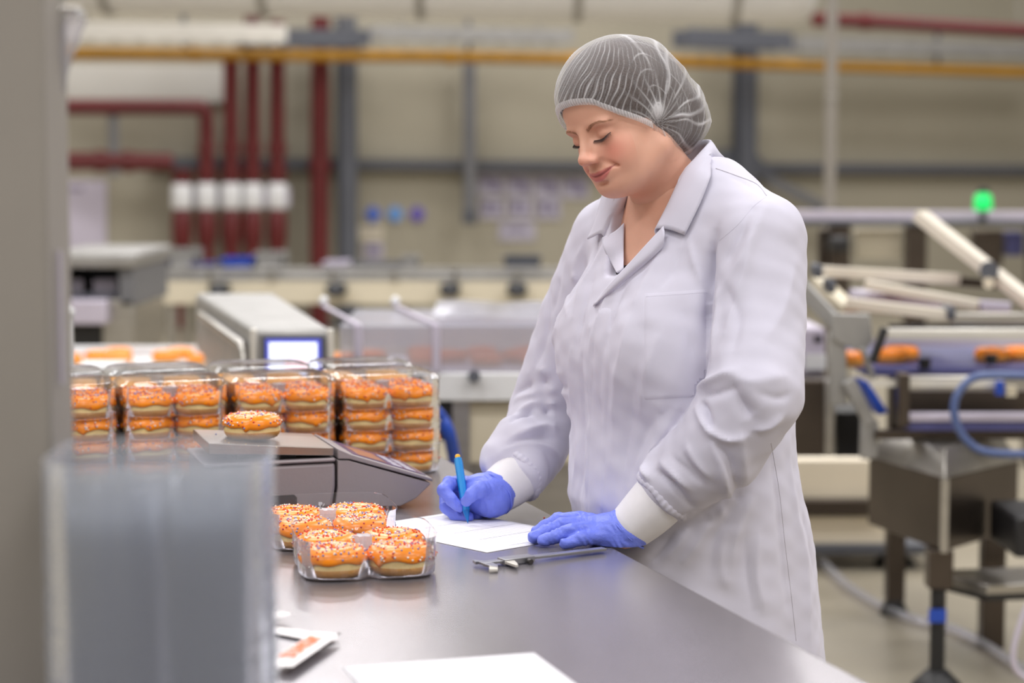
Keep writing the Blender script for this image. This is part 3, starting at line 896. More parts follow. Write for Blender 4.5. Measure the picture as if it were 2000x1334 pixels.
# ------------------------------------------------------------------ papers
def paper(name, label, c0, c1, depth, z, lines, curl=0.0):
    """c0-c1 is one edge; the sheet lies to the side given by the sign of depth"""
    a = Vector((c0.x, c0.y, 0)); d = Vector((c1.x - c0.x, c1.y - c0.y, 0)); L = d.length; d.normalize(); n = Vector((-d.y, d.x, 0)) * (1 if depth > 0 else -1); D = abs(depth)
    t = thing(name, label, 'paper', (a.x, a.y, z))
    b = MB(); nu, nv = 14, 14
    for i in range(nu + 1):
        for j in range(nv + 1):
            p = a + d * (L * i / nu) + n * (D * j / nv)
            b.v.append((p.x, p.y, z + 0.0004 + curl * ((i / nu - .5) ** 4 * 16 * (j / nv) ** 2)))
    for i in range(nu):
        for j in range(nv):
            q = i * (nv + 1) + j; b.f.append((q, q + 1, q + nv + 2, q + nv + 1)); b.m.append(0)
    me = b.mesh(name, 60); o = link('sheet', me, t, MATS['paper'])
    md = o.modifiers.new('thickness', 'SOLIDIFY'); md.thickness = 0.0003; md.offset = 1
    b = MB()
    for (u0, v0, u1, v1) in lines:
        q = [a + d * (L * u) + n * (D * v) for u, v in ((u0, v0), (u1, v0), (u1, v1), (u0, v1))]
        b.add([(p.x, p.y, z + 0.0009) for p in q], [(0, 1, 2, 3)])
    if lines:
        o2 = b.build('printed_lines', MATS['paper_ink'], t); o2['kind'] = 'stuff'
    return t
ln = [(0.06, 0.10 + 0.05 * k, random.uniform(0.45, 0.94), 0.10 + 0.05 * k + 0.0022) for k in range(17)]
ln += [(0.06 + 0.22 * k, 0.3, 0.063 + 0.22 * k, 0.95) for k in range(5)]
paper('form_sheet', 'white printed form lying under the gloved hands', PZ(951, 1080, TABLE_Z), PZ(705, 1028, TABLE_Z), -0.21, TABLE_Z, ln)
q0 = PZ(668, 1304, TABLE_Z); q1 = PZ(1043, 1276, TABLE_Z)
paper('blank_sheet', 'white sheet of paper at the bottom edge of the picture', q0, q1, -0.30, TABLE_Z, [(0.2, 0.18, 0.24, 0.2), (0.28, 0.2, 0.33, 0.215)])

# ------------------------------------------------------------------ folded packets at the front
mat('packet_white', (244, 238, 240), 0.4, 0, 0.03, 10)
mat('packet_pink', (232, 60, 140), 0.4, 0, 0.04, 10)
mat('packet_orange', (240, 116, 48), 0.4, 0, 0.04, 10)
mat('packet_brown', (96, 50, 42), 0.5, 0, 0.06, 10)
def packet(label, a, b2, w, z, text=None, end='packet_pink', kind='packet'):
    a = Vector((a.x, a.y, 0)); d = Vector((b2.x - a.x, b2.y - a.y, 0)); L = d.length; d.normalize(); n = Vector((-d.y, d.x, 0))
    t = thing('sugar_packet', label, 'packet', (a.x, a.y, z), 'packets at the front of the table')
    mb = MB(); nu, nv = 12, 6
    for side in (0, 1):
        for i in range(nu + 1):
            for j in range(nv + 1):
                p = a + d * (L * i / nu) + n * (w * (j / nv - .5))
                puff = 0.0032 * (math.sin(math.pi * i / nu) ** 0.5) * (math.sin(math.pi * j / nv) ** 0.5)
                mb.v.append((p.x, p.y, z + 0.0035 + (puff if side else -puff)))
    o_ = (nu + 1) * (nv + 1)
    for i in range(nu):
        for j in range(nv):
            q = i * (nv + 1) + j
            mi = 1 if i >= nu - 2 else (2 if i == 0 else 0)
            mb.f.append((q, q + 1, q + nv + 2, q + nv + 1)); mb.m.append(mi)
            mb.f.append((o_ + q, o_ + q + nv + 1, o_ + q + nv + 2, o_ + q + 1)); mb.m.append(mi)
    mb.build('wrapper', [MATS['packet_white'], MATS[end], MATS['packet_brown']], t, 60)
    if text:
        cu = bpy.data.curves.new('lettering', 'FONT'); cu.body = text; cu.size = 0.026; cu.align_x = 'CENTER'; cu.align_y = 'CENTER'; cu.extrude = 0.0002; cu.offset = 0.0008
        to = bpy.data.objects.new('lettering_curve', cu); col.objects.link(to)
        bpy.context.view_layer.update()
        me = bpy.data.meshes.new_from_object(to.evaluated_get(bpy.context.evaluated_depsgraph_get()))
        bpy.data.objects.remove(to, do_unlink=True)
        c = a + d * (L * 0.48)
        ang = math.atan2(d.y, d.x)
        M = Matrix.Translation((c.x, c.y, z + 0.0072)) @ Matrix.Rotation(ang, 4, 'Z')
        me.transform(M); me.materials.clear()
        link('lettering', me, t, MATS['packet_orange'])
    return t
packet('white packet with orange lettering and pink end, front left', PZ(543, 1318, TABLE_Z), PZ(640, 1252, TABLE_Z), 0.036, TABLE_Z + 0.007, "DUNKIN'")
packet('white packet with brown end beneath the lettered packet', PZ(520, 1232, TABLE_Z), PZ(648, 1256, TABLE_Z), 0.030, TABLE_Z, None, 'packet_brown')
packet('small white packet tip behind the lettered packet', PZ(505, 1228, TABLE_Z), PZ(560, 1212, TABLE_Z), 0.022, TABLE_Z + 0.007, None, 'packet_white')

# ------------------------------------------------------------------ caliper
mat('caliper_steel', (172, 172, 178), 0.3, 0.85, 0.06, 12)
mat('caliper_dark', (70, 66, 66), 0.4, 0.4, 0.06, 12)
ca = PZ(938, 1109, TABLE_Z); cb = PZ(1180, 1080, TABLE_Z)
cd = (cb - ca).normalized(); cn = Vector((-cd.y, cd.x, 0)); cl = (cb - ca).length
def K(u, w, z=0.0): q = ca + cd * u + cn * w; return Vector((q.x, q.y, TABLE_Z + z))
t = thing('vernier_caliper', 'steel vernier caliper lying on the table in front of the hand', 'caliper', tuple(ca))
b = MB(); b.prism([K(0, -.007, .0045), K(cl, -.007, .0045), K(cl, .007, .0045), K(0, .007, .0045)], (0, 0, .004)); b.build('beam', MATS['caliper_steel'], t, bevel=.0006)
b = MB(); b.prism([K(0.0, -.007, .004), K(.016, -.007, .004), K(.012, -.03, .004), K(.004, -.043, .004), K(0.0, -.043, .004)], (0, 0, .004)); b.build('fixed_jaw', MATS['caliper_steel'], t, bevel=.0006)
b = MB(); b.prism([K(-.004, .007, .004), K(.012, .007, .004), K(.004, .022, .004), K(0, .022, .004)], (0, 0, .004)); b.build('inside_jaw', MATS['caliper_steel'], t)
sl_ = b = MB(); b.prism([K(.035, -.011, .0015), K(.088, -.011, .0015), K(.088, .010, .0015), K(.035, .010, .0015)], (0, 0, .009)); so_ = b.build('slider', MATS['caliper_steel'], t, bevel=.001)
b = MB(); b.prism([K(.035, -.011, .004), K(.052, -.011, .004), K(.045, -.03, .004), K(.039, -.043, .004), K(.035, -.043, .004)], (0, 0, .004)); b.build('jaw', MATS['steel_bright'], so_, bevel=.0006)
MB().tube([K(.075, -.014, 0.0045), K(.075, -.021, 0.0045)], .004, 14).build('thumb_wheel', MATS['caliper_dark'], so_, 40)
MB().tube([K(.004, -.043, .004), K(-.006, -.036, .004)], [.004, .006], 14).build('tip', MATS['steel_bright'], t, 40)
# ------------------------------------------------------------------ the worker
mat('skin', (222, 170, 146), 0.48, 0, 0.025, 40, 0.02, 400, sss=0.12, attr='tone')
mat('coat_cloth', (213, 210, 226), 0.85, 0, 0.015, 30, 0.04, 900, spec=0.2, sheen=0.1)
mat('coat_seam', (190, 185, 196), 0.9, 0, 0.03, 30)
mat('cuff_knit', (236, 233, 238), 0.9, 0, 0.02, 60, 0.1, 1200, spec=0.2)
mat('glove_nitrile', (112, 128, 232), 0.40, 0, 0.05, 60, 0.15, 220, spec=0.45)
mat('hair_brown', (62, 42, 33), 0.55, 0, 0.25, 60, 0.3, 200, stretch=(1, 6, 1))
mat('brow_hair', (186, 138, 112), 0.7, 0, 0.1, 60)
mat('lash_dark', (58, 40, 38), 0.6, 0, 0.1, 60)
mat('top_black', (24, 22, 26), 0.8, 0, 0.1, 30)
mat('trouser_white', (206, 204, 212), 0.85, 0, 0.03, 20)
mat('shoe_white', (220, 220, 222), 0.5, 0, 0.03, 20)

YAW = math.radians(60.0)
BF = Vector((-math.sin(YAW), -math.cos(YAW), 0)); BL = Vector((math.cos(YAW), -math.sin(YAW), 0))    # front and left of the body
BC = Vector((0.279, 3.24, 0))
person = thing('person', 'woman in white lab coat, hairnet and blue gloves writing at the table', 'person', (BC.x, BC.y, 0))
def B(l, f, z, c=BC): q = c + BL * l + BF * f; return (q.x, q.y, z)

SL = P(1478, 472, 3.09); SR = P(1200, 472, 3.40)
ARM_L = [(P(1478, 472, 3.09), .077), (P(1481, 620, 3.05), .073), (P(1474, 765, 2.99), .074), (P(1402, 878, 3.02), .070), (P(1312, 950, 3.055), .054)]
ARM_R = [(P(1200, 472, 3.40), .076), (P(1132, 620, 3.43), .068), (P(1072, 800, 3.45), .068), (P(1042, 872, 3.40), .060), (P(1020, 922, 3.335), .049)]
WR_L = P(1221, 1040, 3.06); WR_R = P(966, 964, 3.285)

# --- torso sections: z, half width, half depth, shift forward
SEC = np.array([(0.44, .222, .205, -.050), (0.70, .208, .198, -.042), (0.86, .202, .190, -.032), (0.905, .203, .188, -.022), (0.95, .204, .188, -.006), (1.007, .198, .181, .0),
                (1.09, .195, .174, .0), (1.17, .195, .170, .0), (1.29, .190, .150, .0), (1.36, .172, .124, .004), (1.42, .130, .096, .012), (1.475, .086, .080, .020), (1.52, .07, .07, .022)])
def torso_field(F, lo, hi, shrink=0.0, k=0.0, zlo=0.44, zhi=1.47):
    sl, X, Y, Z = F.sub(lo, hi)
    dx = X - BC.x; dy = Y - BC.y
    a = np.interp(Z, SEC[:, 0], SEC[:, 1]) - shrink; bb = np.interp(Z, SEC[:, 0], SEC[:, 2]) - shrink; cf = np.interp(Z, SEC[:, 0], SEC[:, 3])
    l = dx * BL.x + dy * BL.y; f = dx * BF.x + dy * BF.y - cf
    k0 = np.sqrt((l / a) ** 2 + (f / bb) ** 2); k1 = np.sqrt((l / a ** 2) ** 2 + (f / bb ** 2) ** 2)
    q = k0 * (k0 - 1) / np.maximum(k1, 1e-5)
    q = np.maximum(q, np.maximum(zlo - Z, Z - zhi))
    F.put(sl, q.astype(np.float32), k, 'add')
# ------------------------------------------------------------------ head pose
def head_matrix(yaw, pitch, roll):
    cr, sr, cp, sp, cy, sy = math.cos(roll), math.sin(roll), math.cos(pitch), math.sin(pitch), math.cos(yaw), math.sin(yaw)
    Rr = np.array([[cr, 0, sr], [0, 1, 0], [-sr, 0, cr]]); Rp = np.array([[1, 0, 0], [0, cp, sp], [0, -sp, cp]])
    Ry = np.array([[cy, -sy, 0], [-sy, -cy, 0], [0, 0, 1]])
    return Ry @ Rp @ Rr
HM = head_matrix(math.radians(50), math.radians(15), math.radians(-11))
HC = np.array(P(1221, 240, 3.17))
HS = 0.985
def h2w(V): return (np.asarray(V) * HS) @ HM.T + HC
def w2h(V): return ((np.asarray(V) - HC) @ HM) / HS
NB = Vector((0.255, 3.225, 1.44))                         # base of the neck
nb_l = w2h(np.array([NB]))[0]

# ------------------------------------------------------------------ head and neck (local x = left, y = front, z = up)
H = Field((-.13, -.16, -.30), (.13, .15, .15), 0.0016)
H.ell((0, -.012, .036), (.073, .096, .086), 0)
H.ell((0, .026, -.025), (.058, .061, .082), .035)
H.ell((0, .033, -.067), (.043, .043, .034), .03)
for sgn in (-1, 1):
    H.cone((sgn * .052, -.005, -.052), (sgn * .018, .056, -.086), .015, .013, .03)          # jaw line
    H.ell((sgn * .034, .052, -.035), (.022, .021, .022), .022)                              # cheek
    H.ell((sgn * .029, .054, -.051), (.017, .017, .016), .02)                               # smiling cheek
H.ell((0, .065, -.088), (.019, .014, .012), .018)                                           # chin
H.ell((0, .065, .042), (.048, .028, .036), .03)                                               # forehead
for sgn in (-1, 1):
    H.ell((sgn * .024, .079, .0130), (.024, .011, .007), .012)                              # brow
    H.ell((sgn * .0305, .1005, -.0005), (.0175, .0155, .0095), .012, op='sub')              # socket
    H.ell((sgn * .0305, .0705, -.0035), (.0155, .0155, .0125), .003)                        # lid over the eye
H.cone((0, .0900, .006), (0, .1065, -.033), .0060, .0074, .012)                             # bridge
H.ell((0, .1070, -.0358), (.0078, .0080, .0070), .010)                                      # tip
for sgn in (-1, 1):
    H.ell((sgn * .0120, .0955, -.0390), (.0056, .0092, .0056), .009)                        # wing
    H.ell((sgn * .0062, .1005, -.0465), (.0036, .0055, .0030), .002, op='sub')              # nostril
for sgn in (-1, 1): H.ell((sgn * .012, .083, -.026), (.009, .011, .013), .012)                 # side of the nose
H.ell((0, .075, -.062), (.026, .016, .014), .012)                                           # muzzle
H.ell((0, .0880, -.0610), (.0150, .0060, .0042), .004)                                      # upper lip
H.ell((0, .0850, -.0705), (.0140, .0068, .0050), .004)                                      # lower lip
for sgn in (-1, 1):
    H.cone((sgn * .008, .0868, -.0615), (sgn * .0300, .0690, -.0560), .0040, .0018, .004)
    H.cone((sgn * .008, .0840, -.0695), (sgn * .0290, .0695, -.0580), .0042, .0018, .004)
    H.cone((sgn * .020, .093, -.044), (sgn * .036, .073, -.058), .0014, .0016, .008, op='sub')   # smile fold
H.ell((0, .0850, -.0790), (.012, .005, .0035), .006, op='sub')                               # dip under the lip
for sgn in (-1, 1): H.ell((sgn * .063, -.030, .004), (.008, .014, .020), .008)             # ears, under the net
nk0 = np.array((0, -.022, -.055)); nk1 = nb_l
H.cone(nk0, nk1, .052, .058, .03)
H.cone(nk1 + (nk1 - nk0) * .0, nk1 + (nk1 - nk0) * .5, .058, .065, .02)
hv, hf = H.mesh()
hv = relax(hv, hf, 1, 0.4)
mz = -.0655 + 0.0090 * (np.abs(hv[:, 0]) / .0305) ** 2                     # the closed line of the mouth
mw = np.clip((.034 - np.abs(hv[:, 0])) / .008, 0, 1) * (hv[:, 1] > .05)
hv[:, 1] -= (.0030 * np.exp(-((hv[:, 2] - mz) / .0017) ** 2) * mw).astype(np.float32)
for sgn in (-1, 1):                                                        # dimple at each corner
    hv[:, 1] -= (.0022 * np.exp(-(((hv[:, 0] - sgn * .0325) / .0035) ** 2 + ((hv[:, 2] + .0555) / .0045) ** 2)) * (hv[:, 1] > .04)).astype(np.float32)
HL = hv.copy()
hw = h2w(hv).astype(np.float32)
# --- rest of the body (under the clothes)
Bd = Field((-.15, 2.80, 0.02), (.66, 3.70, 1.53), 0.0075)
torso_field(Bd, (-.1, 2.85, .8), (.66, 3.7, 1.50), shrink=.022, zlo=0.82, zhi=1.45)
for sgn in (-1, 1): Bd.ell(B(sgn * .075, .105, 1.20), (.066, .066, .074), .05)
Bd.cone(NB, NB + Vector((0.01, 0.0, -.10)), .055, .075, .03)
for (j, sh) in ((ARM_L, SL), (ARM_R, SR)):
    Bd.cone(B(0, .005, 1.37), j[0][0], .07, .052, .03)
    Bd.chain([j[0][0], j[2][0], j[4][0]], [.050, .043, .032], .02)
Bd.cone(ARM_L[4][0], WR_L, .032, .026, .01); Bd.cone(ARM_R[4][0], WR_R, .032, .026, .01)
for sgn in (-1, 1):
    hip = B(sgn * .085, -.05, .86); kn = B(sgn * .085, -.045, .48); an = B(sgn * .085, -.06, .09)
    Bd.chain([hip, kn, an], [.088, .058, .040], .03)
bv, bf = Bd.mesh()
V = np.concatenate([hw, bv.astype(np.float32)]); F = np.concatenate([hf, bf + len(hw)])
# skin tones: lips, cheeks, nose, darker lids and a dark line along the closed mouth
base = np.array(lin((228, 174, 150)))
C = np.tile(base, (len(V), 1))
x, y, z = HL[:, 0], HL[:, 1], HL[:, 2]
def mixc(idx_w, rgb):
    w = np.clip(idx_w, 0, 1)[:, None]; C[:len(HL)] = C[:len(HL)] * (1 - w) + np.array(lin(rgb)) * w
front = (y > 0.05)
mixc(0.60 * front * np.exp(-(((np.abs(x) - .040) / .020) ** 2 + ((z + .034) / .022) ** 2)), (222, 128, 112))
mixc(0.35 * front * np.exp(-((x / .014) ** 2 + ((z + .038) / .012) ** 2)) * (y > .095), (216, 128, 112))
mixc(0.40 * front * np.exp(-(((np.abs(x) - .030) / .018) ** 2 + ((z - .004) / .008) ** 2)), (196, 126, 104))
zc = -.0655 + 0.0090 * (np.abs(x) / .0305) ** 2
lw_ = np.clip(1 - (np.abs(x) / .0315) ** 2.2, 0, 1)
def sst(v_, a_, b_): t_ = np.clip((v_ - a_) / (b_ - a_), 0, 1); return t_ * t_ * (3 - 2 * t_)
up_h = .0068 * lw_ * (1 - .12 * np.exp(-(x / .003) ** 2)); lo_h = .0098 * lw_
lm = np.where(z > zc, 1 - sst(z - zc, up_h - .0012, up_h + .0012), 1 - sst(zc - z, lo_h - .0014, lo_h + .0014)) * (1 - sst(np.abs(x), .0270, .0315)) * (y > .055)
mixc(0.85 * lm, (196, 104, 104))
mixc(0.55 * np.exp(-((z - zc) / .0011) ** 2) * (1 - sst(np.abs(x), .029, .033)) * (y > .055), (132, 60, 60))
me = np_mesh('body', V, F); set_color_attr(me, 'tone', C)
body = link('body', me, person, MATS['skin'])
tag(body, 'fair skin of face, neck and chest')

# --- brows and lashes, laid on the skin
bvh_head = BVHTree.FromPolygons([tuple(v) for v in HL], [tuple(f) for f in hf])
def on_face(x_, z_, off):
    r = bvh_head.ray_cast(Vector((x_, .25, z_)), Vector((0, -1, 0)))
    p = r[0]; n = r[1]
    return np.array(p + (n if n.y > 0 else -n) * off)
for sgn, nm in ((1, 'left'), (-1, 'right')):
    b = MB(); rnd = random.Random(3 + sgn)
    for i in range(170):
        u = rnd.random(); xx = .0115 + u * .037; zz = .0075 + .0085 * math.sin(min(u * 1.15, 1) * math.pi * .62) + rnd.uniform(-1, 1) * .0027 * (1 - .6 * u)
        if u > .8: zz -= (u - .8) * .012
        p0 = on_face(sgn * xx, zz, .0004); dx = .0036; dz = .0016 * (1 - 1.6 * u)
        p1 = on_face(sgn * (xx + dx), zz + dz, .0008)
        b.tube([h2w([p0])[0], h2w([p1])[0]], [.00026, .00008], 4)
    o = b.build('eyebrow', MATS['brow_hair'], person); o['kind'] = 'stuff'; o['label'] = 'light brown eyebrow'
    b = MB(); pts = []
    for i in range(15):
        u = i / 14; xx = .0165 + u * .0285; zz = -.0105 - .0022 * math.sin(u * math.pi) + .0050 * u ** 2
        pts.append(on_face(sgn * xx, zz, .0003))
    b.tube([h2w([q])[0] for q in pts], [.0003] + [.00058] * 13 + [.0004], 6)
    for i in range(60):
        u = i / 59; k = u * 14; i0 = min(int(k), 13); q = pts[i0] * (1 - (k - i0)) + pts[i0 + 1] * (k - i0)
        ln_ = (.0055 + .0030 * u) * (1.0 if sgn > 0 else .6)
        tip = q + np.array((sgn * ln_ * (.05 + .65 * u), ln_ * .70, -ln_ * .72)); midp = q + np.array((sgn * ln_ * .3 * u, ln_ * .5, -ln_ * .42))
        b.tube([h2w([q])[0], h2w([midp])[0], h2w([tip])[0]], [.00024, .00018, .00006], 4)
    o = b.build('eyelashes', MATS['lash_dark'], person); o['kind'] = 'stuff'; o['label'] = 'dark lashes of a lowered eye'

# ------------------------------------------------------------------ hair and hairnet
def cut_z(y_):
    """height of the lower edge of the net, from the forehead back to the nape"""
    return np.interp(y_, [-.20, -.062, -.040, -.020, -.006, .010, .031, .050, .066, .082, .090, .105, .12], [-.090, -.090, -.084, -.066, -.042, -.014, .000, .0125, .024, .039, .050, .060, .066])
def hair_field(grow, res=0.0026):
    h = Field((-.14, -.22, -.13), (.14, .13, .17), res)
    h.ell((0, -.005, .044), (.084 + grow, .112 + grow, .096 + grow), 0)
    h.ell((0, -.050, .030), (.074 + grow, .078 + grow, .080 + grow), .03)
    h.ell((0.004, -.104, -.022), (.054 + grow, .050 + grow, .050 + grow), .05)                 # bun
    h.ell((0, -.034, -.012), (.074 + grow, .056 + grow, .062 + grow), .02)
    h.ell((.0, -.085, -.040), (.046 + grow, .040 + grow, .034 + grow), .03)
    # cut away the face: everything below a plane that falls from the forehead to the ears, then the nape
    sl, X, Y, Z = h.sub(h.lo, h.lo + h.n * res)
    pl = cut_z(Y)
    cut = (pl - Z) * 0.62
    h.d = np.maximum(h.d, cut.astype(np.float32))
    return h
hh = hair_field(-.0035); v, f = hh.mesh(); v = relax(v, f, 2)
hair = link('hair', np_mesh('hair', h2w(v), f), person, MATS['hair_brown']); hair['label'] = 'brown hair gathered in a low bun under the net'
hn = hair_field(.002, .0013); v, f = hn.mesh(); v = relax(v, f, 3); N = vnormals(v, f)
# pleats: fine folds run over the head from the band, drawn together above the ear
G = np.array((.079, .000, .004))
rel = v - G
ang = np.arctan2(rel[:, 2] + .02, rel[:, 1])
dist = np.linalg.norm(rel, axis=1)
def wn(a_, b_, c_, s_): return np.sin(v[:, 0] * a_ + s_) * np.sin(v[:, 1] * b_ + 1.7 * s_) + np.sin(v[:, 2] * c_ + 2.3 * s_) * np.sin((v[:, 0] + v[:, 1]) * a_ * .7 + s_)
def line(ph, w_): q_ = np.abs((ph / (2 * np.pi)) % 1.0 - .5) * 2; return np.exp(-((1 - q_) / w_) ** 2)      # thin crease once a turn
front_w = np.clip((v[:, 1] - .005) / .045, 0, 1)
az = np.arctan2(v[:, 0], v[:, 1] + .015)
hr = np.hypot(v[:, 0], v[:, 1] + .015)
az = az - 7.0 * np.clip(v[:, 2] - .03, -.05, .2) * np.sign(1.0) + .022 * wn(120, 110, 130, .4)
crown = np.clip((hr - .022) / .03, 0, 1)
pa = line(az * 52 + .5 * wn(45, 50, 55, 1.3), .17) * crown
pa2 = line(az * 120 + .6 * wn(200, 210, 190, 2), .5) * crown
pb = line(ang * 15 + .7 * wn(60, 70, 65, 1.1), .13) * np.clip((-.005 - v[:, 1]) / .02, 0, 1)
pc = line(dist * 2 * np.pi / .026 + 1.2 * wn(60, 70, 65, 3.1) + 2 * np.sin(ang * 3), .10)
brk = np.clip(.5 + .5 * wn(90, 110, 100, .9), 0, 1)
bunw = np.clip((-.055 - v[:, 1]) / .04, 0, 1)
gather = np.exp(-(dist / .0125) ** 2); fan = np.exp(-(dist / .042) ** 2) * line(ang * 21 + .9 * wn(70, 60, 80, .3), .24)
big = line(ang * 6.0 + .6 * wn(50, 45, 60, 2.2), .10) * np.clip((dist - .02) / .02, 0, 1) * np.clip(1.3 - dist / .13, 0, 1) * np.clip((.03 - v[:, 1]) / .03, 0, 1)
side_w = 1 - front_w
ple = np.clip(pa * (.30 + .55 * brk) * np.clip(front_w + .35, 0, 1) + .22 * pa2 * np.clip((v[:, 1] - .04) / .04, 0, 1) + pb * side_w * (.35 + .65 * brk) * .9 + .45 * pc * side_w * brk, 0, 1)
ple = np.clip(np.maximum(np.maximum(ple, .8 * big), .85 * fan) + .9 * gather, 0, 1)
v2 = v + N * ((.0013 * ple + .0030 * big + .0030 * gather + .0016 * bunw * wn(90, 80, 100, 4))[:, None])
dens = np.clip(0.03 + 0.78 * ple + 0.20 * gather, 0, 1)
me = np_mesh('hairnet', h2w(v2), f)
set_color_attr(me, 'weave', np.repeat(dens[:, None], 3, 1))
def net_material():
    m = bpy.data.materials.new('hairnet_gauze'); m.use_nodes = True; nt = m.node_tree; Nn = nt.nodes; Lk = nt.links; Nn.clear()
    out = Nn.new('ShaderNodeOutputMaterial'); tr = Nn.new('ShaderNodeBsdfTransparent'); df = Nn.new('ShaderNodeBsdfDiffuse'); tl = Nn.new('ShaderNodeBsdfTranslucent')
    df.inputs[0].default_value = (.86, .85, .88, 1); tl.inputs[0].default_value = (.86, .85, .88, 1)
    mm = Nn.new('ShaderNodeMixShader'); mm.inputs[0].default_value = .25; Lk.new(df.outputs[0], mm.inputs[1]); Lk.new(tl.outputs[0], mm.inputs[2])
    at = Nn.new('ShaderNodeAttribute'); at.attribute_name = 'weave'
    tc = Nn.new('ShaderNodeTexCoord')
    nz = Nn.new('ShaderNodeTexNoise'); nz.inputs['Scale'].default_value = 1100; nz.inputs['Detail'].default_value = 6; Lk.new(tc.outputs['Object'], nz.inputs['Vector'])
    mr = Nn.new('ShaderNodeMapRange'); mr.inputs['From Min'].default_value = .35; mr.inputs['From Max'].default_value = .65; mr.inputs['To Min'].default_value = -.06; mr.inputs['To Max'].default_value = .12
    Lk.new(nz.outputs['Fac'], mr.inputs['Value'])
    ad = Nn.new('ShaderNodeMath'); ad.operation = 'ADD'; ad.use_clamp = True; Lk.new(at.outputs['Fac'], ad.inputs[0]); Lk.new(mr.outputs['Result'], ad.inputs[1])
    fr = Nn.new('ShaderNodeLayerWeight'); fr.inputs['Blend'].default_value = .25
    sc = Nn.new('ShaderNodeMath'); sc.operation = 'MULTIPLY_ADD'; sc.use_clamp = True; Lk.new(fr.outputs['Facing'], sc.inputs[0]); sc.inputs[1].default_value = .58; Lk.new(ad.outputs[0], sc.inputs[2])
    mx = Nn.new('ShaderNodeMixShader'); Lk.new(sc.outputs[0], mx.inputs[0]); Lk.new(tr.outputs[0], mx.inputs[1]); Lk.new(mm.outputs[0], mx.inputs[2])
    Lk.new(mx.outputs[0], out.inputs[0]); MATS['hairnet'] = m
    return m
net_material()
net = link('hairnet', me, person, MATS['hairnet']); net['label'] = 'white pleated gauze hairnet'
# elastic band: a narrow ruffled strip along the lower edge of the net
bb = MB(); rows = []
bvh_net = BVHTree.FromPolygons([tuple(q) for q in v], [tuple(q) for q in f])
def band_pt(th, dz, off):
    """th 0 = forehead, +-1 = behind the ears"""
    a = th * 1.26
    dirv = Vector((math.sin(a), math.cos(a), 0))
    yy = .100 * math.cos(a) - .012
    zz = float(cut_z(yy))
    p = None
    for _ in range(4):
        o = Vector((0, -.012, zz + .0045)); r = bvh_net.ray_cast(o, dirv)
        if r[0] is None: break
        p = r[0]; zz = float(cut_z(p.y))
    if p is None: p = o + dirv * .09
    q = p + dirv * off; q.z = zz + dz
    return q
NBND = 240
for i in range(NBND + 1):
    th = -1 + 2 * i / NBND
    rf = 0.0007 * math.sin(i * 1.65)
    rows.append([band_pt(th, dz, rf * w + o) for dz, w, o in ((-.0085, 1.0, -.0010), (-.0045, .6, .0012), (0.0, .4, .0018), (.003, .6, .0016))])
nr = 4
for r in rows: bb.v += [tuple(h2w([np.array(q)])[0]) for q in r]
for i in range(NBND):
    for j in range(nr - 1):
        q = i * nr + j; bb.f.append((q, q + 1, q + nr + 1, q + nr)); bb.m.append(0)
me = bb.mesh('elastic_band', 60)
dn = np.array([[0.42 + 0.45 * (math.sin(i * 0.82) ** 8)] * 3 for i in range(NBND + 1) for j in range(nr)])
set_color_attr(me, 'weave', dn)
link('elastic_band', me, net, MATS['hairnet'])

# ------------------------------------------------------------------ coat
CF = Field((-.06, 2.82, 0.42), (.66, 3.62, 1.53), 0.0042)
torso_field(CF, (-.06, 2.82, .42), (.66, 3.62, 1.53), zlo=0.44, zhi=1.472)
for sgn in (-1, 1): CF.ell(B(sgn * .075, .098, 1.195), (.080, .080, .095), .07)
CF.cone(B(.04, .0, 1.425), B(.085, .0, 1.430), .060, .058, .04)
CF.cone(B(.085, .0, 1.430), SL + Vector((0, 0, .003)), .058, .076, .05)
CF.cone(B(-.05, .01, 1.425), SR + Vector((0, 0, .003)), .062, .074, .05)
for j in (ARM_L, ARM_R):
    CF.cone(j[0][0], j[1][0], j[0][1], j[1][1], .005)
    CF.chain([q[0] for q in j[1:]], [q[1] for q in j[1:]], .006)
CF.chain([P(1010, 862, 3.36), P(975, 895, 3.335), P(962, 908, 3.33)], [.045, .032, .022], .012)
# neck opening
sl, X, Y, Z = CF.sub(CF.lo, CF.lo + CF.n * CF.res)
dx = X - BC.x; dy = Y - BC.y
l = dx * BL.x + dy * BL.y; fw = dx * BF.x + dy * BF.y
zv = 1.312
wl_ = np.minimum(.016 + (Z - zv) * 1.0, .084); wr_ = np.maximum(-.012 - (Z - zv) * .42, -.075)
wedge = np.maximum(np.maximum(l - wl_, wr_ - l) * .87, zv - Z)
front_lim = np.interp(Z, [1.30, 1.34, 1.40, 1.46, 1.53], [.115, .092, .050, .005, -.05])
CF.d = np.maximum(CF.d, -np.maximum(wedge, front_lim - fw).astype(np.float32))
neckhole = np.sqrt((X - NB.x) ** 2 + (Y - NB.y) ** 2 + 0 * Z) - .066
CF.d = np.maximum(CF.d, -np.maximum(neckhole, 1.450 - Z).astype(np.float32))
cv, cf_ = CF.mesh()
cv = relax(cv, cf_, 3, 0.5)
px_, py_, dep_ = project(cv)
CN = vnormals(cv, cf_)
facing = (CN * (cv - np.array(CAM))).sum(1) < 0
def surf(px, py):
    d2 = (px_ - px) ** 2 + (py_ - py) ** 2
    m = facing & (d2 < 64)
    if not m.any():
        m = facing & (d2 < d2[facing].min() + 30)
    ids = np.where(m)[0]
    near = dep_[ids].min()
    ids = ids[dep_[ids] < near + .03]
    return cv[ids[np.argmin(d2[ids])]]
